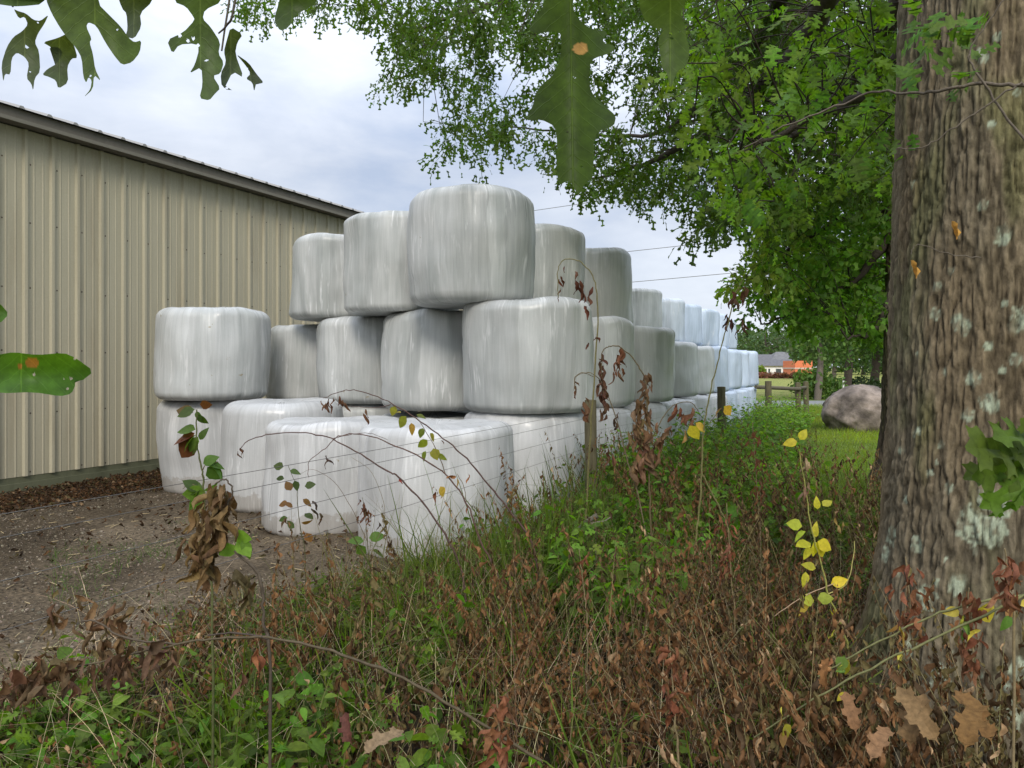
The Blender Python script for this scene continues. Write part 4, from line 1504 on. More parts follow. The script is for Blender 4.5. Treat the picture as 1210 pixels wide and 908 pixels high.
FT = [  # px, base py, d, height, crown (w,h), trunk r, colour, label
    (966, 468, 37.5, 7.5, 2.0, 2.6, .19, (0.10, 0.17, 0.045), 'roadside tree with a pale grey trunk beyond the rail fence'),
    (1000, 462, 41, 8.0, 2.4, 2.8, .24, (0.06, 0.11, 0.025), 'roadside tree with a dark crooked trunk just above the boulder'),
    (1032, 460, 46, 9.0, 3.0, 3.4, .3, (0.045, 0.085, 0.022), 'dark dense tree between the boulder and the big oak trunk'),
    (1062, 462, 44, 9.0, 3.4, 3.4, .3, (0.045, 0.085, 0.022), 'roadside tree mostly hidden behind the oak trunk'),
    (985, 446, 92, 9, 5.5, 3.6, .3, (0.085, 0.13, 0.05), 'pale green tree behind the orange trailer'),
    (905, 445, 150, 11, 9, 4.5, .4, (0.07, 0.11, 0.045), 'tree line crown rising behind the grey roof'),
    (945, 445, 155, 12, 9, 5, .4, (0.075, 0.12, 0.05), 'round tree behind the gap between house and trailer'),
    (1020, 445, 140, 12, 9, 5, .4, (0.06, 0.10, 0.04), 'far tree above the boulder'),
    (1075, 445, 130, 13, 9, 5, .4, (0.06, 0.10, 0.04), 'far tree behind the oak trunk'),
    (860, 445, 170, 10, 9, 4, .4, (0.07, 0.11, 0.05), 'far tree at the end of the bale stack'),
]
for (px, py, d, h, cw, ch, tr_, base, lab) in FT:
    b = W(px, py, d)
    b[2] = -0.2
    t = thing('background_tree', lab, 'tree', b, 'trees beyond the road')
    mb = MB()
    P = smooth_path([b, b + (0.15 * h / 8, 0.1, h * .3), b + (-0.1, 0, h * .6), b + (0.1, .1, h * .85)], 5)
    tube(mb, P, tr_, tr_ * .25, 9, (0.16, 0.135, 0.11) if 'pale' in lab else (0.075, 0.06, 0.05), .15)
    for k in range(5):
        s_ = P[6 + k]
        a = rng.random() * 6.3
        tube(mb, smooth_path([s_, s_ + (math.cos(a) * cw * .35, math.sin(a) * cw * .35, h * .08), s_ + (math.cos(a) * cw * .75, math.sin(a) * cw * .75, h * .1)], 3), tr_ * .35, tr_ * .08, 5, (0.08, 0.065, 0.05))
    mb.build('trunk', M_bark if d < 60 else M_twig, t)
    mb = MB()
    nl = 2600 if d < 60 else 1500
    lf = .2 if d < 60 else .55
    zc = h - ch
    ch = ch + (1.1 if d < 60 else 0)
    if d > 100:
        zc, ch = h * .42, h * .5
    leaf_mass(mb, nl, b + (0, 0, zc), np.array([cw, cw, ch]), lf, base, OV, int(px))
    for k in range(6):
        a = rng.random() * 6.3
        leaf_mass(mb, nl // 8, b + (math.cos(a) * cw * .7, math.sin(a) * cw * .7, zc - ch * .45 + rng.random() * ch * .8), np.array([cw, cw, ch]) * .42, lf, base, OV, int(px) + k)
    mb.build('crown', M_far, t)

# far wood closing the view
mb = MB()
n = 7000
t = rng.random(n)
l_ = -20 + 190 * t
P = FW[None] * (185 + 14 * rng.random((n, 1))) + RT[None] * l_[:, None]
hh_ = 7.5 + 6 * fbm(np.stack([l_ * .12, l_ * 0, l_ * 0], -1), 88, 3)
P[:, 2] = -.2 + hh_ * rng.random(n) ** .8
pick_inst(mb, OV, P, frames(rng.normal(size=(n, 3)), rng.normal(size=n)), 1.3 + 1.2 * rng.random(n), jcol((0.06, 0.11, 0.04), n, .4))
tag(mb.build('far_woods', M_far), 'far green woods behind the field and the house', 'woods', kind='stuff')
# roadside shrubs
for (px, py, d, w, h, base, lab) in [(958, 470, 38.5, 1.1, 1.5, (0.12, 0.2, 0.045), 'bright green roadside bush between the rail fence and the boulder'),
                                     (979, 468, 39.5, 1.0, 1.1, (0.11, 0.19, 0.05), 'low bright green bush behind the boulder'),
                                     (1018, 458, 43, 1.7, 1.0, (0.035, 0.06, 0.025), 'dark low shrub right behind the boulder'),
                                     (898, 447, 108, .7, 1.4, (0.16, 0.22, 0.04), 'yellow-green shrub at the left corner of the white house')]:
    b = W(px, py, d)
    b[2] = -0.2
    t = thing('roadside_shrub', lab, 'shrub', b)
    mb = MB()
    leaf_mass(mb, 1400, b + (0, 0, h * .5), np.array([w, w, h * .62]), .16 if d < 60 else .4, base, OV, int(px))
    mb.build('foliage', M_far, t)
    mb = MB()
    for k in range(5):
        e = b + np.array([rng.normal() * w * .4, rng.normal() * w * .4, h * .8])
        tube(mb, [b - (0, 0, .1), (b + e) / 2 + (.05, 0, 0), e], .03, .01, 5, (0.08, 0.065, 0.05))
    mb.build('stem', M_twig, t)
mb = MB()
q = W(996.5, 461, 38)
tube(mb, [(q[0], q[1], -.3), (q[0], q[1], 0.4), (q[0], q[1], W(996, 450, 38)[2])], .045, .045, 8, (0.8, 0.8, 0.76))
tag(mb.build('marker_post', M_paint), 'thin white marker post at the roadside left of the boulder top', 'post')

# power lines
for (xa, ya, xb, yb, lab) in [(500, 268, 1250, 155, 'highest of the three power lines above the stack'), (500, 323, 1250, 240, 'middle one of the three power lines'), (500, 355, 1250, 286, 'lowest of the three power lines, just above the far bales')]:
    mb = MB()
    P = []
    for t in np.linspace(0, 1, 24):
        d = 1 / ((1 - t) / 75 + t / 50)
        P.append(W(xa + (xb - xa) * t, ya + (yb - ya) * t + 10 * 4 * t * (1 - t) * 0.15, d))
    tube(mb, P, .026, .026, 5)
    tag(mb.build('power_line', M_wire), lab, 'power line', 'power lines')

# ================================================================== UNDERGROWTH
def stems(mb, base, h, lean, r, col, nseg=5, bend=1.8):
    """many thin curved stems at once; returns a position function"""
    Nn = len(base)
    ts = np.linspace(0, 1, nseg + 1)

    def at(t):
        t = np.asarray(t)
        return base + np.stack([lean[:, 0] * h * t ** bend, lean[:, 1] * h * t ** bend, h * (t - 0.28 * np.hypot(lean[:, 0], lean[:, 1]) * t ** 2.4)], -1)
    V = np.zeros((Nn, nseg + 1, 3, 3))
    for i, t in enumerate(ts):
        p = at(np.full(Nn, t))
        rr = r * (1 - 0.7 * t)
        for k in range(3):
            a = k * 2.094
            V[:, i, k] = p + np.stack([np.cos(a) * rr, np.sin(a) * rr, 0 * rr], -1)
    F = []
    for i in range(nseg):
        for k in range(3):
            F.append((i * 3 + k, i * 3 + (k + 1) % 3, i * 3 + 3 + (k + 1) % 3, i * 3 + 3 + k))
    F = np.array(F)
    m = (nseg + 1) * 3
    allF = (F[None] + (np.arange(Nn) * m)[:, None, None]).reshape(-1, 4)
    mb.raw(V.reshape(-1, 3), allF, np.repeat(col, m, axis=0))
    return at


def stem_leaves(mb, at, Nn, per, size, tms, colf, el=(-0.3, 0.4), tr=(0.2, 1.0), roll=0.5, taper=0.4):
    for k in range(per):
        t = tr[0] + (tr[1] - tr[0]) * ((k + rng.random(Nn)) / per)
        p = at(t)
        az = k * 2.4 + rng.random(Nn) * 1.6
        e = el[0] + (el[1] - el[0]) * rng.random(Nn)
        ax = sph(az, e)
        R = frames(ax, rng.normal(size=Nn) * roll)
        sc = size * (0.42 + 1.1 * rng.random(Nn) ** 1.6) * (1 - taper * t)
        keep = rng.random(Nn) < 0.88
        pick_inst(mb, tms, (p + ax * 0.004)[keep], R[keep], sc[keep], colf(int(keep.sum()), p[keep]) if getattr(colf, "patchy", False) else colf(int(keep.sum())))


def scatter(n, d0, d1, l0f, l1f, test):
    """random points over the ground in view, evenly per ground area"""
    out = []
    while len(out) < n:
        m = n * 3
        d = np.sqrt(d0 * d0 + (d1 * d1 - d0 * d0) * rng.random(m))
        u = rng.random(m)
        l = (l0f + (l1f - l0f) * u) * d
        X = FW[0] * d + RT[0] * l
        Y = FW[1] * d + RT[1] * l
        k = test(X, Y, d, l)
        for x, y in zip(X[k], Y[k]):
            out.append((x, y))
            if len(out) >= n:
                break
    o = np.array(out[:n])
    return o


def nz2(X, Y, s, seed):
    return fbm(np.stack([X * s, Y * s, X * 0], -1), seed, 3)


OAKX, OAKY = TC[0], TC[1]


def in_weeds(X, Y):
    return (X > left_bound(Y) + (nz2(X, Y, 1.5, 21) - 0.5) * 0.9) & (np.hypot(X - OAKX, Y - OAKY) > 0.62) & (X < 3.5)


def dead_amount(d, l, X, Y):
    """1 where the weeds have died brown, 0 where still green"""
    px = CX + l / d * FPX
    a = sstep(5.2, 3.9, d) * sstep(380, 520, px + (nz2(X, Y, 2.0, 33) - .5) * 260)
    return np.clip(a * 0.62 + 0.30 * sstep(5.6, 4.2, d) + 0.03 + 0.26 * sstep(4.8, 3.6, d) * sstep(520, 380, px), 0, 0.90)


def hcap(d, px):
    return 0.5


# --- green weeds
weedL, weedS = MB(), MB()


def t_green(X, Y, d, l):
    k = in_weeds(X, Y) & (rng.random(len(X)) > dead_amount(d, l, X, Y) * 1.0)
    lane = (X < -2.9) & (Y < 5.4)
    k &= ~(lane & (rng.random(len(X)) > 0.55))
    k &= ~((X > -0.9) & (Y > 9))
    return k


P = scatter(2900, 1.35, 7.5, -0.75, 0.72, t_green)
n = len(P)
base = np.stack([P[:, 0], P[:, 1], gz(P[:, 0], P[:, 1]) - .01], -1)
d, l = to_dl(P[:, 0], P[:, 1])
hh = (0.16 + 0.30 * rng.random(n)) * np.where((P[:, 0] < -2.3) & (P[:, 1] < 6.4), 0.55, 1.0)
hh = np.where(d < 2.2, np.minimum(hh, 0.34), hh)
ln = rng.normal(size=(n, 2)) * 0.28
at = stems(weedS, base, hh, ln, np.full(n, .0022), jcol((0.09, 0.12, 0.035), n))
stem_leaves(weedL, at, n, 12, 0.062, OV, lambda m: jcol((0.088, 0.130, 0.019), m, .55, .2), (-0.5, 0.35))
# farther band along the fence and by the lawn edge
P = scatter(2600, 7.0, 22, 0.02, 0.40, lambda X, Y, d, l: in_weeds(X, Y) & ((X < -1.7 + (nz2(X, Y, .8, 79) - .2) * 2.6 + np.clip(12.5 - Y, -2, 4) * .35 + .5 * rng.random(len(X))) | (Y < 8.4)))
n = len(P)
base = np.stack([P[:, 0], P[:, 1], gz(P[:, 0], P[:, 1]) - .01], -1)
hh = (0.36 + 0.60 * rng.random(n)) * np.where(P[:, 0] > -1.6, 0.7, 1.0) * (0.6 + 0.8 * nz2(P[:, 0], P[:, 1], 1.1, 71))
at = stems(weedS, base, hh, rng.normal(size=(n, 2)) * 0.25, np.full(n, .003), jcol((0.09, 0.13, 0.035), n))
stem_leaves(weedL, at, n, 11, 0.10, OV, lambda m: jcol((0.145, 0.245, 0.034), m, .55, .2), (-0.5, 0.35))
# broad-leaved weeds in clumps by the post, along the fence and around the oak
cl = np.concatenate([scatter(44, 4.6, 9.5, -0.03, 0.36, lambda X, Y, d, l: in_weeds(X, Y) & (X > -2.6)), scatter(9, 2.4, 4.6, -0.35, 0.5, lambda X, Y, d, l: in_weeds(X, Y) & (X > -2.6)),
                     scatter(8, 1.6, 3.2, -0.68, -0.25, lambda X, Y, d, l: in_weeds(X, Y))])
P = np.repeat(cl, 11, axis=0) + rng.normal(size=(len(cl) * 11, 2)) * .13
n = len(P)
base = np.stack([P[:, 0], P[:, 1], gz(P[:, 0], P[:, 1]) - .01], -1)
d, l = to_dl(P[:, 0], P[:, 1])
hh = (0.38 + 0.42 * rng.random(n)) * np.where(d < 3.2, .62, 1.0) * np.where((P[:, 0] < -1.5) & (P[:, 1] > 6.8), 1.3, 1.0) * np.where((P[:, 0] < -2.0) & (P[:, 1] < 6.6), .6, 1.0)
at = stems(weedS, base, hh, rng.normal(size=(n, 2)) * 0.22, np.full(n, .0032), jcol((0.12, 0.13, 0.04), n))
stem_leaves(weedL, at, n, 12, 0.105, [OV[1], OV[3], OAKN[1], OV[0]], lambda m: jcol((0.125, 0.215, 0.028), m, .5, .2), (-0.7, 0.3), (0.3, 1.0))
o = weedL.build('green_weeds', M_leaf)
tag(o, 'dense leafy green weeds along the fence and around the oak', 'weeds', kind='stuff')
tag(weedS.build('weed_stems', M_stem), 'thin green stems among the leafy weeds', 'weeds', kind='stuff')

# --- dead weeds, brown hanging leaves on upright stalks
deadL, deadS = MB(), MB()
P = scatter(2100, 1.45, 6.2, -0.72, 0.72, lambda X, Y, d, l: in_weeds(X, Y) & (rng.random(len(X)) < dead_amount(d, l, X, Y)) & (nz2(X, Y, 3.2, 75) > .47))
n = len(P)
base = np.stack([P[:, 0], P[:, 1], gz(P[:, 0], P[:, 1]) - .01], -1)
d, l = to_dl(P[:, 0], P[:, 1])
hh = (0.22 + 0.50 * rng.random(n)) * (0.45 + 1.1 * nz2(P[:, 0], P[:, 1], 1.7, 73))
hh = np.where(d < 2.3, np.minimum(hh, 0.40), hh)
ln = rng.normal(size=(n, 2)) * 0.33
at = stems(deadS, base, hh, ln, np.full(n, .0018), jcol((0.17, 0.12, 0.07), n, .4), 5, 1.6)


def deadcol(m, p=None):
    b = np.array([(0.125, 0.066, 0.029), (0.21, 0.108, 0.045), (0.066, 0.041, 0.02), (0.40, 0.27, 0.15), (0.145, 0.115, 0.045)])
    k = rng.choice(5, m, p=[.34, .2, .26, .06, .14])
    if p is not None:
        a = nz2(p[:, 0], p[:, 1], 1.9, 81)
        q = rng.random(m)
        k = np.where((a > .56) & (q < .6), 1, np.where((a < .42) & (q < .5), 4, np.where((a < .47) & (q > .75), 2, k)))
    return np.clip(b[k] * (1 + (rng.random((m, 1)) - .5) * .6), .01, .9)


deadcol.patchy = True
stem_leaves(deadL, at, n, 15, 0.05, CR, deadcol, (-1.57, -0.9), (0.12, 1.0), 1.3, .5)
# taller stalks with strings of hanging leaves
P = np.concatenate([scatter(360, 2.5, 7.2, -0.35, 0.62, lambda X, Y, d, l: in_weeds(X, Y) & (X > -2.6) & (nz2(X, Y, 2.5, 77) > .47)),
                    scatter(130, 1.7, 2.6, 0.28, 0.75, lambda X, Y, d, l: in_weeds(X, Y)),
                    scatter(45, 6.0, 10, 0.05, 0.42, lambda X, Y, d, l: in_weeds(X, Y) & (X < 0))])
n = len(P)
base = np.stack([P[:, 0], P[:, 1], gz(P[:, 0], P[:, 1]) - .01], -1)
d, l = to_dl(P[:, 0], P[:, 1])
at = stems(deadS, base, 0.5 + 0.45 * rng.random(n) + .15 * (d > 6), rng.normal(size=(n, 2)) * 0.26, np.full(n, .0026), jcol((0.20, 0.165, 0.075), n, .4), 6, 2.2)
stem_leaves(deadL, at, n, 34, 0.062, CRN + CR[:3], deadcol, (-1.57, -1.0), (0.35, 1.0), 1.3, .4)
# trampled thatch: leaves lying lower down
P = scatter(4500, 1.4, 6.0, -0.75, 0.74, lambda X, Y, d, l: in_weeds(X, Y) & (rng.random(len(X)) < 0.15 + dead_amount(d, l, X, Y)))
n = len(P)
pos = np.stack([P[:, 0], P[:, 1], gz(P[:, 0], P[:, 1]) + .02 + .16 * rng.random(n) ** 1.6], -1)
pick_inst(deadL, CR, pos, frames(sph(rng.random(n) * 6.3, rng.normal(size=n) * .5), rng.normal(size=n) * 1.2), 0.04 + 0.035 * rng.random(n), deadcol(n) * .7)
tag(deadL.build('dead_weeds', M_dead), 'mass of brown withered weed leaves in the foreground', 'weeds', kind='stuff')
# pale bent straws and bare stalks
P = scatter(900, 1.5, 5.5, -0.7, 0.72, lambda X, Y, d, l: in_weeds(X, Y) & (rng.random(len(X)) < .15 + dead_amount(d, l, X, Y)))
n = len(P)
base = np.stack([P[:, 0], P[:, 1], gz(P[:, 0], P[:, 1]) + .03], -1)
hh = 0.2 + 0.42 * rng.random(n)
d, l = to_dl(P[:, 0], P[:, 1])
hh = np.where(d < 2.4, np.minimum(hh, 0.42), hh)
stems(deadS, base, hh, rng.normal(size=(n, 2)) * 0.75, np.full(n, .0019), jcol((0.42, 0.34, 0.2), n, .5), 6, 1.4)
# arching vines and fallen runners
P = scatter(150, 1.7, 7.0, -0.6, 0.7, lambda X, Y, d, l: in_weeds(X, Y) & (X > -2.8))
n = len(P)
d, l = to_dl(P[:, 0], P[:, 1])
base = np.stack([P[:, 0], P[:, 1], gz(P[:, 0], P[:, 1])], -1)
stems(deadS, base, np.where(d < 2.5, .42, .5 + .4 * rng.random(n)), rng.normal(size=(n, 2)) * 1.1, np.full(n, .0028), jcol((0.17, 0.13, 0.065), n, .5), 9, 1.7)
tag(deadS.build('dead_stalks', M_stem), 'thin brown and straw-coloured dead stalks in the foreground', 'weeds', kind='stuff')


# --- grass
def blade(nseg=5, bend=0.9):
    V, F = [], []
    for i in range(nseg + 1):
        t = i / nseg
        a = bend * t
        y, z = math.sin(a) / bend * t ** 0.2 if False else (1 - math.cos(bend * t)) / bend, math.sin(bend * t) / bend
        w = 0.011 * (1 - t ** 1.6) + 0.0008
        V += [(-w, y, z), (w, y, z)]
    for i in range(nseg):
        F.append((2 * i, 2 * i + 1, 2 * i + 3, 2 * i + 2))
    return np.array(V, float), F


BL = [blade(5, b) for b in (0.4, 0.9, 1.5, 2.1)]


def grass_at(mb, P, h, base, wide=1.0, tilt=.25):
    n = len(P)
    pos = np.stack([P[:, 0], P[:, 1], gz(P[:, 0], P[:, 1]) - .01], -1)
    az = rng.random(n) * 6.283
    tl = rng.normal(size=n) * tilt
    up = np.stack([np.sin(tl) * np.cos(az), np.sin(tl) * np.sin(az), np.cos(tl)], -1)
    y = np.stack([-np.sin(az), np.cos(az), 0 * az], -1)
    x = np.cross(y, up)
    x /= np.linalg.norm(x, axis=1, keepdims=True)
    y = np.cross(up, x)
    R = np.stack([x, y, up], axis=2)
    sc = np.stack([h * wide, h, h], -1)
    pick_inst(mb, BL, pos, R, sc, base)


gr = MB()
# arching clumps of long grass
cl = scatter(75, 2.3, 8.5, -0.42, 0.5, lambda X, Y, d, l: in_weeds(X, Y) & (X > -2.75) & (X < 1.2) & (nz2(X, Y, 1.3, 91) > .48))
P = np.repeat(cl, 34, axis=0) + rng.normal(size=(75 * 34, 2)) * .045
n = len(P)
grass_at(gr, P, 0.30 + 0.38 * rng.random(n), jcol((0.115, 0.16, 0.027), n, .45), 0.8, .32)
# tall blades around the near post and under the foremost bale
P = scatter(2600, 3.4, 8.2, -0.35, 0.3, lambda X, Y, d, l: in_weeds(X, Y) & (X < -1.1) & (nz2(X, Y, 1.6, 51) > .42) & ((X > -2.62) | (Y < 4.8)))
n = len(P)
grass_at(gr, P, (0.22 + 0.42 * rng.random(n)) * np.where(P[:, 0] < -2.6, .6, 1), jcol((0.10, 0.145, 0.025), n, .5), 0.75)
P = scatter(1300, 4.4, 9.5, -0.16, 0.3, lambda X, Y, d, l: (X > -2.6) & ((Y > 6.8) | (X > -2.0) | (rng.random(len(X)) < .25)) & (X < -1.7) & (nz2(X, Y, 2.2, 59) > .5))
n = len(P)
grass_at(gr, P, 0.5 + 0.55 * rng.random(n), jcol((0.09, 0.13, 0.025), n, .45), 0.6, .22)
# low grass at the lane edge and lower left
P = scatter(5200, 1.5, 6.0, -0.72, 0.1, lambda X, Y, d, l: (X > left_bound(Y) - .5 * nz2(X, Y, 2.5, 53)) & (nz2(X, Y, 2.1, 55) > .46) & (dead_amount(d, l, X, Y) < .6))
n = len(P)
grass_at(gr, P, 0.09 + 0.17 * rng.random(n), jcol((0.085, 0.13, 0.022), n, .5), 1.3, .5)
# sparse tufts out on the dirt
P = scatter(900, 3.5, 8, -0.62, -0.1, lambda X, Y, d, l: (X > -6.2) & (X < -3.0) & (Y < 5.3) & (nz2(X, Y, 1.5, 57) > .56))
n = len(P)
grass_at(gr, P, 0.05 + 0.07 * rng.random(n), jcol((0.08, 0.14, 0.035), n, .4), 1.6, .6)
# dry seedy grass in front of the foremost bales
P = scatter(260, 4.0, 6.4, -0.3, 0.16, lambda X, Y, d, l: (X > -3.2) & (X < -1.9))
n = len(P)
grass_at(gr, P, 0.45 + 0.4 * rng.random(n), jcol((0.22, 0.19, 0.1), n, .35), 0.3, .2)
tag(gr.build('grass', M_leaf), 'long green grass along the fence and the foot of the bales', 'grass', kind='stuff')
# lawn
gr = MB()
P = scatter(26000, 9.0, 31, 0.17, 0.56, lambda X, Y, d, l: (X > -2.2))
n = len(P)
d, l = to_dl(P[:, 0], P[:, 1])
pt = nz2(P[:, 0], P[:, 1], .7, 97)
grass_at(gr, P, (0.05 + 0.08 * rng.random(n)) * (1 + d / 30) * (.6 + .9 * pt), jcol((0.16, 0.215, 0.036), n, .4) * (.7 + .6 * pt)[:, None] + np.array([.05, .03, 0]) * sstep(.5, .7, nz2(P[:, 0], P[:, 1], 1.3, 98))[:, None], 1.6 + .1 * 10, .5)
P = np.stack([1.3 + 8.5 * rng.random(11000) ** 1.3, -1 + 14 * rng.random(11000)], -1)
P = P[np.hypot(P[:, 0] - OAKX, P[:, 1] - OAKY) > .75]
grass_at(gr, P, 0.09 + 0.10 * rng.random(len(P)), jcol((0.13, 0.19, 0.034), len(P), .4), 1.5, .5)
tag(gr.build('lawn_grass', M_leaf), 'short green lawn around the boulder', 'grass', kind='stuff')

# --- pebbles, straw and litter on the lane
pb = MB()
oct_v = np.array([(1, 0, 0), (-1, 0, 0), (0, 1, 0), (0, -1, 0), (0, 0, .7), (0, 0, -.6), (.6, .6, .3), (-.6, .5, .3), (.5, -.6, .35), (-.6, -.6, .25)], float)
oct_f = [(4, 0, 6), (4, 6, 2), (4, 2, 7), (4, 7, 1), (4, 1, 9), (4, 9, 3), (4, 3, 8), (4, 8, 0), (5, 2, 6), (5, 6, 0), (5, 7, 2), (5, 1, 7), (5, 9, 1), (5, 3, 9), (5, 8, 3), (5, 0, 8)]
P = scatter(15000, 3.0, 9.5, -0.75, 0.0, lambda X, Y, d, l: (X < left_bound(Y) + .6) & (X > -9.3) & (nz2(X, Y, .9, 61) + .25 * (d < 5.2) > .42))
n = len(P)
s = (0.0035 + 0.010 * rng.random(n) ** 3)
pos = np.stack([P[:, 0], P[:, 1], gz(P[:, 0], P[:, 1]) + s * .2], -1)
pb.inst((oct_v, oct_f), pos, frames(sph(rng.random(n) * 6.3, rng.normal(size=n) * .3), rng.normal(size=n)), np.stack([s, s * (0.7 + .5 * rng.random(n)), s * .7], -1), jcol((0.15, 0.125, 0.093), n, .7, .06))
tag(pb.build('gravel', M_peb, smooth=False), 'scattered gravel on the dirt lane', 'gravel', kind='stuff')
lt = MB()
P = np.concatenate([
    scatter(5200, 7.5, 14, -0.75, -0.3, lambda X, Y, d, l: (X > -9.45) & (X < -8.2 + .9 * nz2(X, Y, 1.2, 63) - .5 * rng.random(len(X)))),
    scatter(220, 3.0, 9, -0.75, -0.1, lambda X, Y, d, l: (X > -9.3) & (X < left_bound(Y) + .3) & (nz2(X, Y, 1.1, 65) > .52)),
    scatter(260, 6.0, 9, -0.5, -0.1, lambda X, Y, d, l: (X > -7.6) & (X < -3.4) & (Y > 4.6) & (Y < 6.2))])
n = len(P)
pos = np.stack([P[:, 0], P[:, 1], gz(P[:, 0], P[:, 1]) + .012 + .03 * rng.random(n)], -1)
pick_inst(lt, CR, pos, frames(sph(rng.random(n) * 6.3, rng.normal(size=n) * .25), rng.normal(size=n) * .6), 0.035 + 0.04 * rng.random(n), deadcol(n) * .5)
# bits of pale straw / stubble
P = scatter(160, 3.2, 8, -0.72, -0.1, lambda X, Y, d, l: (X > -8.5) & (X < left_bound(Y) + .3))
for x, y in P:
    a = rng.random() * 3.14
    L = .03 + .07 * rng.random()
    z = float(gz(x, y)) + .008
    tube(lt, [np.array([x, y, z]), np.array([x + math.cos(a) * L, y + math.sin(a) * L, z + .015 * rng.random()])], .004, .003, 4, (0.42, 0.34, 0.2))
tag(lt.build('leaf_litter', M_dead), 'brown leaf litter along the foot of the barn and on the lane', 'litter', kind='stuff')

# ================================================================== INDIVIDUAL PLANTS
BRN, RED, TAN, OLV, YEL, GRN = (0.13, 0.065, 0.035), (0.24, 0.085, 0.035), (0.30, 0.19, 0.10), (0.13, 0.115, 0.03), (0.52, 0.42, 0.05), (0.085, 0.17, 0.03)


def plant(name, label, cat, strokes, leaves, group=None, stemcol=(0.13, 0.10, 0.05), ground=True):
    """strokes: list of ([(px,py,d)...], r0, r1[, colour]); leaves: (px,py,d,length,dir,kind,colour)"""
    p0 = W(*strokes[0][0][0])
    b = np.array([p0[0], p0[1], float(gz(p0[0], p0[1]))])
    t = thing(name, label, cat, b, group)
    mb, md, mg = MB(), MB(), MB()
    for i, sk in enumerate(strokes):
        pts = [W(*q) for q in sk[0]]
        if i == 0 and ground and pts[0][2] > b[2]:
            pts = [b - np.array([0, 0, .03]) + (pts[0] - pts[1]) * np.array([.2, .2, 0])] + pts
        P = smooth_path(pts, 5)
        P = P + (rng.random(P.shape) - .5) * sk[1] * 1.3
        tube(mb, P, sk[1], sk[2], 6, sk[3] if len(sk) > 3 else stemcol, .25)
    for (px, py, d, L, dr, kind, c) in leaves:
        p = W(px, py, d)[None]
        ang = rad(dr)
        ax = (RT * math.cos(ang) + np.array([0, 0, 1]) * math.sin(ang) + FW * (rng.random() - .5) * .7)[None]
        R = frames(ax, np.array([rng.normal() * (.5 if kind == 'g' else 1.2)]), -FW + np.array([0, 0, .8]))
        cc = jcol(c, 1, .22, .1)
        if kind == 'g':
            mg.inst(OV[rng.integers(3)], p, R, np.array([L]), cc)
        else:
            md.inst(CRN[rng.integers(len(CRN))] if rng.random() < .75 else CR[rng.integers(len(CR))], p, R, np.array([L]), cc)
    mb.build('stem', M_stem, t)
    if md.n:
        md.build('dead_leaves', M_dead, t)
    if mg.n:
        mg.build('green_leaves', M_near, t)
    return t


def hang(px, py, d, length_px, n, L, c=BRN, w=6):
    """a bunch of withered leaves hanging below a point"""
    out = []
    for k in range(n):
        f = k / max(n - 1, 1)
        out.append((px + (rng.random() - .5) * w * 2, py + length_px * f * .8, d + rng.normal() * .02, L * (0.7 + .6 * rng.random()), -90 + rng.normal() * 16, 'd', c))
    return out


D1 = 5.4
lv = []
for (x, y, lp, k, L) in [(664, 315, 14, 2, .07), (679, 320, 14, 2, .10), (686, 332, 18, 3, .11), (697, 339, 14, 2, .10), (693, 362, 6, 1, .11), (660, 330, 26, 3, .06), (706, 395, 4, 2, .05), (695, 405, 4, 1, .05)]:
    lv += hang(x, y, D1, lp, k, L, (0.12, 0.05, 0.03), 2)
plant('tall_dead_weed', 'tall thin weed stem beside the near post, bare tip arching over with small red-brown leaves', 'weed',
      [([(690, 640, D1), (695, 568, D1), (700, 473, D1), (706, 392, D1), (706, 353, D1), (700, 326, D1), (687, 311, D1), (673, 306, D1), (662, 312, D1), (659, 328, D1), (660, 352, D1)], .0075, .0025, (0.17, 0.15, 0.06)),
       ([(703, 446, D1), (690, 441, D1), (680, 447, D1), (678, 462, D1)], .003, .0015)], lv + hang(680, 450, D1, 14, 3, .07, (.12, .06, .035), 2))
D2 = 4.7
lv = hang(712, 418, D2, 62, 12, .085, (.11, .055, .035), 3) + hang(732, 412, D2, 36, 10, .10, (.16, .075, .04), 5) + hang(716, 462, D2, 34, 7, .08, (.12, .07, .04), 4) + hang(728, 488, D2, 18, 4, .07, (.1, .06, .04), 4)
lv += hang(762, 440, D2, 30, 12, .09, (.17, .10, .055), 6) + hang(758, 470, D2, 32, 16, .10, (.19, .115, .06), 8) + hang(752, 495, D2, 28, 14, .10, (.2, .125, .065), 8) + hang(768, 510, D2, 40, 18, .10, (.17, .10, .055), 12)
lv += hang(756, 535, D2, 30, 18, .10, (.2, .12, .065), 13) + hang(690, 470, D2, 20, 4, .08, (.15, .08, .045), 3) + hang(722, 530, D2, 14, 4, .07, (.14, .07, .04), 4)
plant('withered_weed', 'withered weed right of the near post, heavy with hanging brown leaf bunches', 'weed',
      [([(770, 650, D2), (768, 590, D2), (766, 530, D2), (764, 480, D2), (763, 452, D2), (756, 436, D2), (745, 421, D2), (733, 411, D2), (720, 409, D2), (712, 416, D2), (711, 440, D2), (714, 470, D2)], .007, .0025),
       ([(765, 640, D2), (755, 590, D2), (742, 547, D2), (729, 497, D2), (715, 459, D2), (702, 443, D2), (687, 441, D2), (679, 448, D2), (680, 462, D2)], .005, .002, (.15, .12, .07)),
       ([(766, 530, D2), (780, 500, D2), (795, 480, D2), (815, 475, D2), (826, 487, D2)], .004, .002)], lv + hang(804, 478, D2, 18, 5, .085, (.17, .085, .045), 3) + hang(818, 482, D2, 16, 5, .08, (.17, .085, .045), 3) + hang(785, 500, D2, 24, 8, .08, (.2, .125, .07), 8))
D3 = 4.5
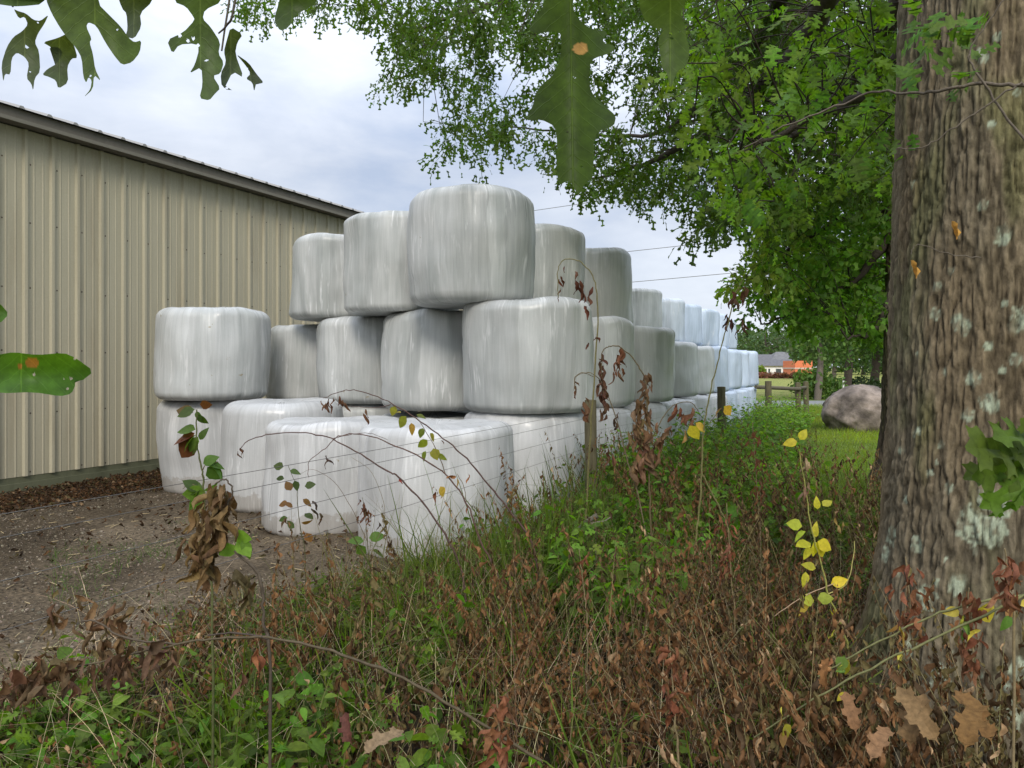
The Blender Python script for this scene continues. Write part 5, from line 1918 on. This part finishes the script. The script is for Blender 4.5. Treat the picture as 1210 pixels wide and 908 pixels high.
lv = hang(861, 372, D3, 14, 6, .07, (.08, .04, .03), 6) + hang(868, 345, D3, 16, 4, .08, (.12, .06, .035), 4) + hang(880, 335, D3, 12, 3, .08, (.13, .065, .035), 4) + hang(876, 378, D3, 14, 4, .07, (.11, .055, .03), 5)
lv += [(815, 503, D3, .10, -60, 'g', YEL), (812, 510, D3, .09, -120, 'd', (.4, .22, .08)), (822, 500, D3, .08, -40, 'g', (.55, .36, .06)), (856, 480, D3, .08, -50, 'g', (.58, .38, .05)), (851, 482, D3, .07, -110, 'd', (.4, .25, .07))]
plant('tall_dead_weed', 'tall straight weed stem left of the second post, leafless but for a dark withered tip', 'weed',
      [([(822, 640, D3), (826, 610, D3), (829, 560, D3), (831, 518, D3), (835, 483, D3), (842, 451, D3), (851, 416, D3), (860, 381, D3), (868, 350, D3), (878, 330, D3)], .007, .003, (0.17, 0.16, 0.06)),
       ([(829, 560, D3), (845, 590, D3), (862, 630, D3), (872, 690, D3)], .005, .004, (.17, .16, .06)), ([(838, 500, D3), (848, 488, D3), (853, 482, D3)], .002, .0015)], lv)
# brambles leaning left across the foremost bales
D4 = 4.2
lv = hang(392, 470, D4, 8, 4, .06, BRN, 6) + hang(404, 468, D4, 10, 4, .07, BRN, 5) + hang(384, 474, D4, 6, 3, .05, BRN, 4) + hang(433, 484, D4, 6, 2, .06, BRN, 2)
plant('bramble_cane', 'upper bramble cane arching left over the bales, dead leaves at its tip', 'bramble',
      [([(632, 655, D4), (606, 609, D4), (578, 574, D4), (551, 542, D4), (523, 518, D4), (491, 494, D4), (459, 475, D4), (428, 463, D4), (405, 462, D4), (382, 471, D4)], .006, .002, (.10, .06, .05)),
       ([(462, 478, D4), (445, 482, D4), (425, 481, D4), (400, 478, D4)], .0025, .001, (.10, .06, .05))],
      lv + [(467, 480, D4, .06, -110, 'g', (.25, .23, .03)), (480, 492, D4, .085, -125, 'g', (.2, .2, .03)), (492, 490, D4, .06, -20, 'g', (.16, .18, .03)), (474, 488, D4, .05, 170, 'g', (.3, .26, .04)),
            (500, 506, D4, .06, -110, 'g', (.15, .19, .03)), (508, 512, D4, .06, -60, 'g', (.28, .24, .04)), (486, 500, D4, .07, -80, 'g', (.35, .2, .04)), (523, 520, D4, .03, -80, 'd', BRN)], 'bramble canes over the front bales')
plant('bramble_cane', 'middle bramble cane bending left across the squat front bale, yellowing leaves', 'bramble',
      [([(590, 690, D4 - .1), (567, 637, D4 - .1), (551, 594, D4 - .1), (527, 562, D4 - .1), (499, 542, D4 - .1), (460, 524, D4 - .1), (424, 513, D4 - .1), (400, 516, D4 - .1), (385, 530, D4 - .1), (366, 545, D4 - .1), (364, 565, D4 - .1)], .006, .0015, (.12, .07, .055)),
       ([(527, 562, D4 - .1), (515, 530, D4 - .1), (497, 500, D4 - .1)], .003, .0015, (.12, .09, .05)), ([(551, 594, D4 - .1), (548, 575, D4 - .1), (540, 560, D4 - .1)], .002, .0015)],
      [(505, 520, D4 - .1, .07, -140, 'g', (.22, .23, .03)), (512, 530, D4 - .1, .07, -70, 'g', (.3, .27, .04)), (517, 537, D4 - .1, .06, -30, 'g', (.2, .2, .03)), (503, 533, D4 - .1, .06, -110, 'g', (.14, .17, .03)),
       (538, 562, D4 - .1, .06, -160, 'd', (.3, .12, .05)), (540, 566, D4 - .1, .06, -80, 'g', (.55, .36, .06)), (520, 575, D4 - .1, .07, -70, 'g', (.6, .38, .08)), (517, 582, D4 - .1, .08, -110, 'd', (.2, .1, .05)), (553, 560, D4 - .1, .06, -90, 'd', (.3, .13, .06)), (567, 585, D4 - .1, .05, -30, 'd', (.3, .15, .06)), (552, 598, D4 - .1, .05, -90, 'd', RED)], 'bramble canes over the front bales')
plant('bramble_cane', 'lowest and longest bramble cane, its bare hooked tip before the second ground bale', 'bramble',
      [([(548, 690, D4 - .2), (531, 641, D4 - .2), (499, 594, D4 - .2), (471, 564, D4 - .2), (458, 557, D4 - .2), (426, 537, D4 - .2), (392, 519, D4 - .2), (361, 512, D4 - .2), (321, 513, D4 - .2), (293, 521, D4 - .2), (283, 533, D4 - .2)], .006, .002, (.10, .06, .05)),
       ([(392, 519, D4 - .2), (412, 514, D4 - .2), (436, 512, D4 - .2), (458, 520, D4 - .2)], .0025, .001, (.1, .06, .05))],
      hang(284, 530, D4 - .2, 4, 3, .045, BRN, 3) + hang(387, 538, D4 - .2, 6, 2, .08, (.07, .04, .03), 2) + [(472, 566, D4 - .2, .04, -60, 'd', (.3, .07, .06))], 'bramble canes over the front bales')
# small leafy weeds against the front bales
D5 = 5.0
lv = []
for (x, y, dr) in [(335, 552, 160), (343, 556, 20), (336, 566, 200), (348, 568, -20), (344, 580, 150), (360, 575, 10), (340, 595, 200), (358, 590, -10), (346, 600, 170), (360, 607, -30), (340, 612, 200), (356, 618, 20), (348, 624, 180), (362, 630, -20)]:
    lv.append((x, y, D5, .075, dr - 20 + rng.normal() * 15, 'g', (.06, .09, .03) if rng.random() < .75 else (.2, .1, .04)))
plant('leafy_weed', 'small dark-leaved weed standing before the squat front bale', 'weed', [([(360, 650, D5), (355, 625, D5), (352, 600, D5), (350, 575, D5), (340, 550, D5)], .004, .0015, (.08, .08, .035))], lv)
lv = hang(428, 590, D5, 25, 7, .07, (.13, .06, .035), 4) + hang(436, 602, D5, 14, 4, .07, (.15, .075, .04), 3)
lv += [(430, 640, D5, .11, 170, 'g', GRN), (436, 636, D5, .11, 10, 'g', GRN), (432, 646, D5, .1, -140, 'g', (.08, .14, .03)), (440, 650, D5, .1, -30, 'g', (.12, .14, .03))]
plant('leafy_weed', 'thin weed with brown upper leaves and green lower ones before the foremost bale', 'weed', [([(438, 690, D5), (434, 640, D5), (432, 610, D5), (428, 588, D5)], .004, .0015, (.1, .09, .04)), ([(434, 640, D5), (415, 600, D5), (395, 570, D5), (370, 555, D5), (355, 560, D5)], .002, .001, (.14, .10, .06)),
      ([(436, 660, D5), (455, 610, D5), (440, 560, D5), (415, 540, D5)], .002, .001, (.2, .17, .1))], lv + hang(372, 592, D5, 10, 2, .08, (.07, .05, .035), 2) + hang(378, 606, D5, 8, 2, .07, (.09, .06, .035), 2))
# leafy young stem by the lane
D6 = 2.5
lv = []
for (x, y, L, dr, c) in [(230, 484, .075, 205, (.09, .12, .03)), (228, 488, .08, 165, (.14, .09, .035)), (232, 486, .05, -70, (.08, .14, .03)), (233, 490, .06, -50, (.08, .14, .03)), (236, 478, .05, 5, (.22, .09, .04)),
                         (231, 508, .085, 180, (.09, .16, .03)), (230, 512, .07, 200, (.30, .11, .04)), (229, 515, .11, 192, (.2, .08, .04)), (232, 514, .08, 225, (.10, .17, .03)), (234, 516, .075, -120, (.11, .19, .03)), (233, 518, .08, 255, (.1, .16, .03)), (228, 520, .1, 230, (.22, .09, .04)),
                         (236, 520, .06, 60, (.08, .13, .03)), (240, 548, .07, 25, (.09, .16, .03)), (243, 548, .075, 0, (.1, .18, .03)), (247, 550, .09, -15, (.09, .16, .03)), (245, 552, .08, -40, (.08, .14, .03)),
                         (240, 576, .09, 195, (.09, .15, .03)), (236, 580, .08, 160, (.07, .11, .03)), (237, 582, .10, 215, (.15, .27, .04)), (240, 584, .10, 240, (.16, .28, .04)), (243, 582, .09, 190, (.14, .25, .04)), (241, 580, .06, 20, (.14, .25, .04)), (238, 578, .1, 230, (.15, .26, .04))]:
    lv.append((x, y, D6, L * .82, dr + rng.normal() * 8, 'g', tuple(np.array(c) * (.8 if c[0] < .16 else .55))))
plant('young_shrub', 'upright young shrub before the second ground bale, green and rusty oval leaves', 'shrub', [([(250, 700, D6), (244, 640, D6), (241, 576, D6), (239, 554, D6), (233, 523, D6), (232, 484, D6)], .0045, .002, (.10, .11, .04)),
      ([(239, 556, D6), (245, 548, D6), (258, 546, D6)], .002, .001), ([(241, 580, D6), (225, 572, D6), (216, 578, D6)], .002, .001)], lv)
D7 = 2.1
lv = []
for k in range(95):
    f = rng.random()
    x = 262 - 28 * f + rng.normal() * (5 + 7 * math.sin(f * 3.1))
    lv.append((x, 572 + 100 * f ** 1.1, D7 + rng.normal() * .03, .05 + .045 * rng.random(), -98 + rng.normal() * 18, 'd', (.19, .125, .055) if rng.random() < .75 else (.12, .075, .035)))
lv += [(276, 632, D7, .055, -15, 'g', (.16, .30, .04)), (280, 640, D7, .06, -40, 'g', (.17, .31, .04)), (286, 638, D7, .06, -60, 'g', (.15, .28, .04)), (278, 645, D7, .05, -150, 'g', (.13, .22, .035))]
lv += hang(296, 680, D7, 30, 6, .075, (.16, .12, .055), 5) + hang(278, 672, D7, 20, 5, .07, (.13, .1, .05), 6)
plant('withered_shrub', 'bent shrub by the lane with one thick hanging bunch of shrivelled tan-brown leaves', 'shrub', [([(318, 790, D7), (312, 740, D7), (310, 702, D7), (303, 674, D7), (278, 653, D7), (258, 644, D7), (262, 610, D7), (272, 590, D7), (274, 575, D7), (265, 566, D7), (255, 572, D7)], .005, .002, (.09, .07, .05))], lv)
# low cane with withered leaves lying across the lower left
D8 = 1.9
lv = []
for k in range(85):
    f = rng.random()
    x = 5 + 205 * f
    y = 800 - 38 * f + rng.normal() * 9 + 6
    lv.append((x, y, D8 + rng.normal() * .04, .045 + .035 * rng.random(), -110 + rng.normal() * 35, 'd', (.15, .09, .05) if rng.random() < .6 else (.10, .065, .035)))
for k in range(28):
    lv.append((95 + rng.normal() * 22 + k * 1.5, 740 + rng.normal() * 14 - k * .7, D8 + .1, .05 + .03 * rng.random(), -100 + rng.normal() * 30, 'd', (.16, .10, .05)))
lv += [(308, 768, D8, .07, -100, 'd', (.24, .1, .05)), (302, 775, D8, .065, -70, 'd', (.22, .09, .045)), (283, 795, D8, .075, -95, 'd', (.2, .11, .07))]
plant('fallen_cane', 'long dark cane lying low across the bottom left, hung with withered brown leaves', 'cane',
      [([(640, 900, D8), (560, 850, D8), (476, 802, D8), (416, 778, D8), (377, 766, D8), (317, 754, D8), (258, 754, D8), (210, 762, D8), (119, 782, D8), (40, 800, D8), (-20, 806, D8)], .0042, .002, (.09, .07, .04)),
       ([(317, 754, D8), (280, 748, D8), (245, 752, D8)], .003, .002, (.06, .045, .035)), ([(210, 762, D8), (150, 755, D8), (115, 735, D8), (95, 735, D8)], .003, .002, (.08, .06, .04))], lv, ground=False)
# yellow-leaved stem by the oak
D9 = 2.9
lv = []
for (x, y, L, dr, c) in [(942, 522, .055, 190, (.58, .5, .04)), (945, 520, .05, 60, (.55, .45, .04)), (948, 622, .06, 170, (.42, .48, .04)), (952, 628, .06, 215, (.38, .45, .05)), (964, 635, .06, 100, (.6, .52, .06)), (966, 640, .065, -30, (.62, .54, .05)), (962, 640, .07, -80, (.62, .55, .05)), (958, 642, .065, 185, (.5, .5, .05)), (970, 642, .07, -70, (.6, .52, .05)), (960, 648, .06, 230, (.55, .5, .05)),
                         (966, 602, .05, 100, (.55, .5, .05)), (972, 598, .045, 30, (.5, .42, .06)), (952, 676, .06, -100, (.55, .47, .05)), (964, 672, .055, 160, (.5, .46, .05)), (982, 690, .065, 20, (.62, .48, .04)), (952, 706, .075, -95, (.62, .46, .06)), (966, 708, .06, 10, (.4, .42, .05)), (962, 710, .06, 170, (.45, .46, .05)), (985, 735, .05, 90, (.6, .5, .05)), (986, 742, .055, -100, (.6, .52, .06)), (984, 722, .05, -20, (.55, .3, .05))]:
    lv.append((x, y, D9, L, dr, 'g', c))
lv += hang(949, 570, D9, 18, 6, .045, (.2, .12, .07), 7) + hang(952, 542, D9, 10, 3, .045, (.3, .2, .12), 3) + hang(990, 612, D9, 12, 3, .05, (.25, .17, .06), 5) + hang(985, 690, D9, 10, 3, .05, (.28, .17, .09), 4)
plant('yellowing_weed', 'slender leaning weed with bright yellow leaves, left of the oak trunk base', 'weed',
      [([(1004, 790, D9), (1000, 757, D9), (990, 728, D9), (979, 702, D9), (970, 665, D9), (960, 628, D9), (951, 573, D9), (945, 532, D9)], .005, .002, (.27, .27, .07)), ([(979, 702, D9), (1000, 690, D9), (1008, 660, D9), (1010, 640, D9)], .002, .0015, (.4, .36, .12)), ([(985, 690, D9), (950, 705, D9), (915, 728, D9)], .0022, .0015, (.35, .24, .15))], lv)
# withered stalks in the middle distance
for (x, y0, y1, d, lab, w) in [(862, 600, 690, 3.4, 'curtain of small round withered leaves on a stalk in the weeds, below the second post', 11), (893, 505, 600, 4.6, 'dark withered stalk standing in the green weeds between the two posts', 6), (1075, 665, 760, 2.3, 'reddish withered stalk before the oak trunk base', 14), (1148, 700, 800, 2.1, 'pale brown withered stalk before the oak trunk, near the right edge', 9),
                               (590, 820, 905, 1.75, 'tall reddish withered stalk at the bottom centre', 8), (688, 655, 705, 3.3, 'pale pinkish withered leaf bunch right below the near post', 5), (795, 760, 860, 2.2, 'reddish withered leaf bunch in the bottom middle of the brown weeds', 6), (1192, 655, 720, 1.9, 'brown withered leaf bunch against the dark hollow at the right edge', 7)]:
    lv = []
    for k in range(34 if w > 5 else 14):
        f = rng.random()
        lv.append((x + rng.normal() * w * .8, y0 + (y1 - y0) * f * .9, d + rng.normal() * .03, .035 + .03 * rng.random(), -95 + rng.normal() * 25, 'd', (.19, .08, .04) if ('red' in lab or 'pink' in lab) else (.19, .13, .075)))
    plant('withered_stalk', lab, 'weed', [([(x + 6, y1 + 40, d), (x + 3, y1, d), (x, (y0 + y1) / 2, d), (x - 4, y0 - 6, d)], .004, .0018, (.22, .17, .09))], lv, 'withered stalks in the weeds')
# green canes reaching left from the right edge
for (pts, lab) in [([(1260, 690, 2.0), (1210, 704, 2.0), (1165, 727, 2.0), (1077, 767, 2.0), (1000, 805, 2.0), (940, 840, 2.0), (890, 872, 2.0)], 'lower green cane slanting down left from the right edge'),
                   ([(1260, 700, 2.1), (1184, 707, 2.1), (1140, 716, 2.1), (1088, 734, 2.1), (1008, 775, 2.1), (965, 800, 2.1)], 'upper green cane slanting down left from the right edge')]:
    lv = []
    for k in range(16):
        f = rng.random()
        q = pts[1 + int(f * (len(pts) - 2))]
        lv.append((q[0] - 30 * rng.random(), q[1] + 10 + rng.normal() * 7, q[2], .03 + .035 * rng.random(), -90 + rng.normal() * 40, 'g' if rng.random() < .5 else 'd', [(.5, .42, .06), (.4, .2, .1), (.12, .2, .04)][rng.integers(3)]))
    plant('green_cane', lab, 'cane', [(pts, .004, .002, (.14, .14, .055))], lv, 'green canes by the oak', ground=False)
# broken grey stick
mb = MB()
tube(mb, smooth_path([W(640, 680, 4.9), W(664, 648, 4.9), W(690, 620, 4.9), W(706, 609, 4.9)], 5), .012, .018, 8, (.13, .12, .09), .2)
tube(mb, [W(690, 620, 4.9), W(715, 616, 4.9), W(722, 611, 4.9)], .008, .003, 6, (.2, .18, .14))
tag(mb.build('broken_branch', M_twig), 'broken grey dead branch sticking out of the weeds below the near post', 'branch')
# big fallen oak leaves, bottom right and bottom centre
for (x, y, d, L, dr, c, lab) in [(1075, 885, 1.55, .13, 80, (.25, .13, .06), 'large tan curled oak leaf at the bottom right, upright'), (1110, 880, 1.5, .12, 120, (.30, .16, .08), 'crumpled pale oak leaf leaning left beside the upright tan one'),
                                 (1140, 888, 1.5, .13, 70, (.27, .12, .045), 'orange-brown curled oak leaf right of the crumpled pale one'), (1172, 880, 1.55, .12, 100, (.25, .105, .04), 'rightmost orange-brown oak leaf at the bottom right'),
                                 (1012, 868, 1.6, .09, 95, (.3, .14, .07), 'narrow red-brown oak leaf left of the leaf group at the bottom right'), (1028, 900, 1.5, .1, 60, (.33, .16, .08), 'oak leaf lying low at the bottom edge, right of centre'),
                                 (976, 815, 1.75, .075, 100, (.32, .13, .045), 'orange dead leaf caught in the brown weeds left of the oak base'), (428, 893, 1.65, .1, 50, (.30, .18, .11), 'pinkish tan curled leaf at the bottom, left of centre'),
                                 (415, 880, 1.7, .08, 120, (.14, .05, .035), 'dark red-brown curled leaf touching the pinkish tan one')]:
    p = W(x, y, d)
    ang = rad(dr)
    ax = (RT * math.cos(ang) + np.array([0, 0, 1]) * math.sin(ang) + FW * .3)[None]
    mb = MB()
    mb.inst(OAKC_[rng.integers(5)], p[None], frames(ax, np.array([rng.normal() * .5]), -FW + np.array([0, 0, .6])), np.array([L * .85]), jcol(np.array(c) * np.array([.72, .82, .75]), 1, .15, .08))
    tag(mb.build('fallen_oak_leaf', M_dead), lab, 'leaf', 'large fallen leaves')
# orange leaves caught on the trunk
for (x, y, lab) in [(1126, 262, 'orange dead leaf stuck on the oak bark, right one of two'), (1078, 308, 'small orange curled leaf at the left side of the oak bark')]:
    mb = MB()
    p = W(x, y, 2.50)
    mb.inst(CR[2], p[None], frames(np.array([[.2, 0, -1.]]), np.array([.4])), np.array([.07]), np.array([(.55, .3, .07)]))
    tag(mb.build('caught_leaf', M_dead), lab, 'leaf')

# ================================================================== LIGHT, SKY, CAMERA
SUN_EL, SUN_AZ = 36.0, 154.0          # azimuth clockwise from +Y
az, el = rad(SUN_AZ), rad(SUN_EL)
to_sun = np.array([math.sin(az) * math.cos(el), math.cos(az) * math.cos(el), math.sin(el)])
sun = bpy.data.lights.new('sun', 'SUN')
sun.energy = 1.5
sun.angle = rad(18)
sun.color = (1.0, 0.93, 0.82)
so = bpy.data.objects.new('sun', sun)
COL.objects.link(so)
import mathutils
so.rotation_euler = mathutils.Vector(to_sun).to_track_quat('Z', 'Y').to_euler()
so.location = (0, 0, 30)

w = bpy.data.worlds.new('World')
scene.world = w
w.use_nodes = True
nt = w.node_tree
nt.nodes.clear()
out = nt.nodes.new('ShaderNodeOutputWorld')
sky = N(nt, 'ShaderNodeTexSky', sky_type='NISHITA')
sky.sun_disc = False
sky.sun_elevation = el
sky.sun_rotation = az
bg1 = N(nt, 'ShaderNodeBackground')
bg1.inputs['Strength'].default_value = 0.10
nt.links.new(sky.outputs[0], bg1.inputs['Color'])
tc = N(nt, 'ShaderNodeTexCoord')
gen = tc.outputs['Generated']
n1 = noise_n(nt, mapping(nt, gen, (1.5, 1.5, 3.6), (0.35, 0.1, 0.2)), 1.6, 6, 0.52, 0.35)
n2 = noise_n(nt, mapping(nt, gen, (2, 2, 6), (3.1, 1.7, 0.4)), 2.6, 7, 0.6, 0.2)


def lobe(px, py, width, amp):
    """a bright thinner place in the cloud cover, by direction"""
    v = W(px, py, 1.0) - np.array([0, 0, CAMZ])
    v /= np.linalg.norm(v)
    dp = N(nt, 'ShaderNodeVectorMath', operation='DOT_PRODUCT')
    nt.links.new(gen, dp.inputs[0])
    dp.inputs[1].default_value = tuple(v)
    mr = N(nt, 'ShaderNodeMapRange', interpolation_type='SMOOTHSTEP')
    mr.inputs['From Min'].default_value = math.cos(rad(width))
    mr.inputs['From Max'].default_value = 1.0
    mr.inputs['To Max'].default_value = amp
    nt.links.new(dp.outputs['Value'], mr.inputs['Value'])
    return mr.outputs[0]


def add(a, b):
    m = N(nt, 'ShaderNodeMath', operation='ADD')
    for s_, v in ((m.inputs[0], a), (m.inputs[1], b)):
        if isinstance(v, (int, float)):
            s_.default_value = v
        else:
            nt.links.new(v, s_)
    return m.outputs[0]


def mul(a, b):
    m = N(nt, 'ShaderNodeMath', operation='MULTIPLY')
    for s_, v in ((m.inputs[0], a), (m.inputs[1], b)):
        if isinstance(v, (int, float)):
            s_.default_value = v
        else:
            nt.links.new(v, s_)
    return m.outputs[0]


f = add(mul(n1, 0.72), mul(n2, 0.42))
f = add(f, -0.025)
f = add(f, lobe(140, 150, 10, 0.09))
f = add(f, lobe(330, 115, 12, 0.05))
f = add(f, lobe(810, 350, 9, 0.24))
f = add(f, lobe(230, 65, 8, -0.07))
f = add(f, lobe(30, 60, 8, -0.03))
f = add(f, lobe(800, 270, 10, -0.16))
f = add(f, lobe(540, 205, 11, -0.12))
cr = nt.nodes.new('ShaderNodeValToRGB')
cr.color_ramp.elements[0].position = 0.38
cr.color_ramp.elements[0].color = (0.42, 0.49, 0.63, 1)
cr.color_ramp.elements[1].position = 0.86
cr.color_ramp.elements[1].color = (0.92, 0.93, 0.95, 1)
e = cr.color_ramp.elements.new(0.52)
e.color = (0.56, 0.61, 0.71, 1)
e = cr.color_ramp.elements.new(0.68)
e.color = (0.70, 0.74, 0.82, 1)
nt.links.new(f, cr.inputs[0])
sepz = N(nt, 'ShaderNodeSeparateXYZ')
nt.links.new(gen, sepz.inputs[0])
mr = N(nt, 'ShaderNodeMapRange')          # overcast skies are brighter towards the zenith
mr.inputs['From Min'].default_value = 0.25
mr.inputs['From Max'].default_value = 1.0
mr.inputs['To Min'].default_value = 0.76
mr.inputs['To Max'].default_value = 2.1
nt.links.new(sepz.outputs[2], mr.inputs['Value'])
bg2 = N(nt, 'ShaderNodeBackground')
nt.links.new(cr.outputs[0], bg2.inputs['Color'])
nt.links.new(mr.outputs[0], bg2.inputs['Strength'])
ms = N(nt, 'ShaderNodeMixShader')
ms.inputs[0].default_value = 0.92
nt.links.new(bg1.outputs[0], ms.inputs[1])
nt.links.new(bg2.outputs[0], ms.inputs[2])
nt.links.new(ms.outputs[0], out.inputs[0])

cam = bpy.data.cameras.new('camera')
co = bpy.data.objects.new('camera', cam)
COL.objects.link(co)
co.location = (0, 0, CAMZ)
co.rotation_euler = (rad(90), 0, YAW)
cam.sensor_width = 36
cam.lens = FPX / 1210 * 36
cam.shift_y = -22 / 1210
cam.clip_start = 0.05
cam.clip_end = 3000
scene.camera = co

scene.view_settings.view_transform = 'Standard'
scene.view_settings.look = 'None'
scene.view_settings.exposure = 0.7
scene.view_settings.gamma = 1.0
scene.view_settings.use_curve_mapping = False
scene.cycles.max_bounces = 6
scene.cycles.diffuse_bounces = 3
scene.cycles.transmission_bounces = 3
scene.cycles.transparent_max_bounces = 4
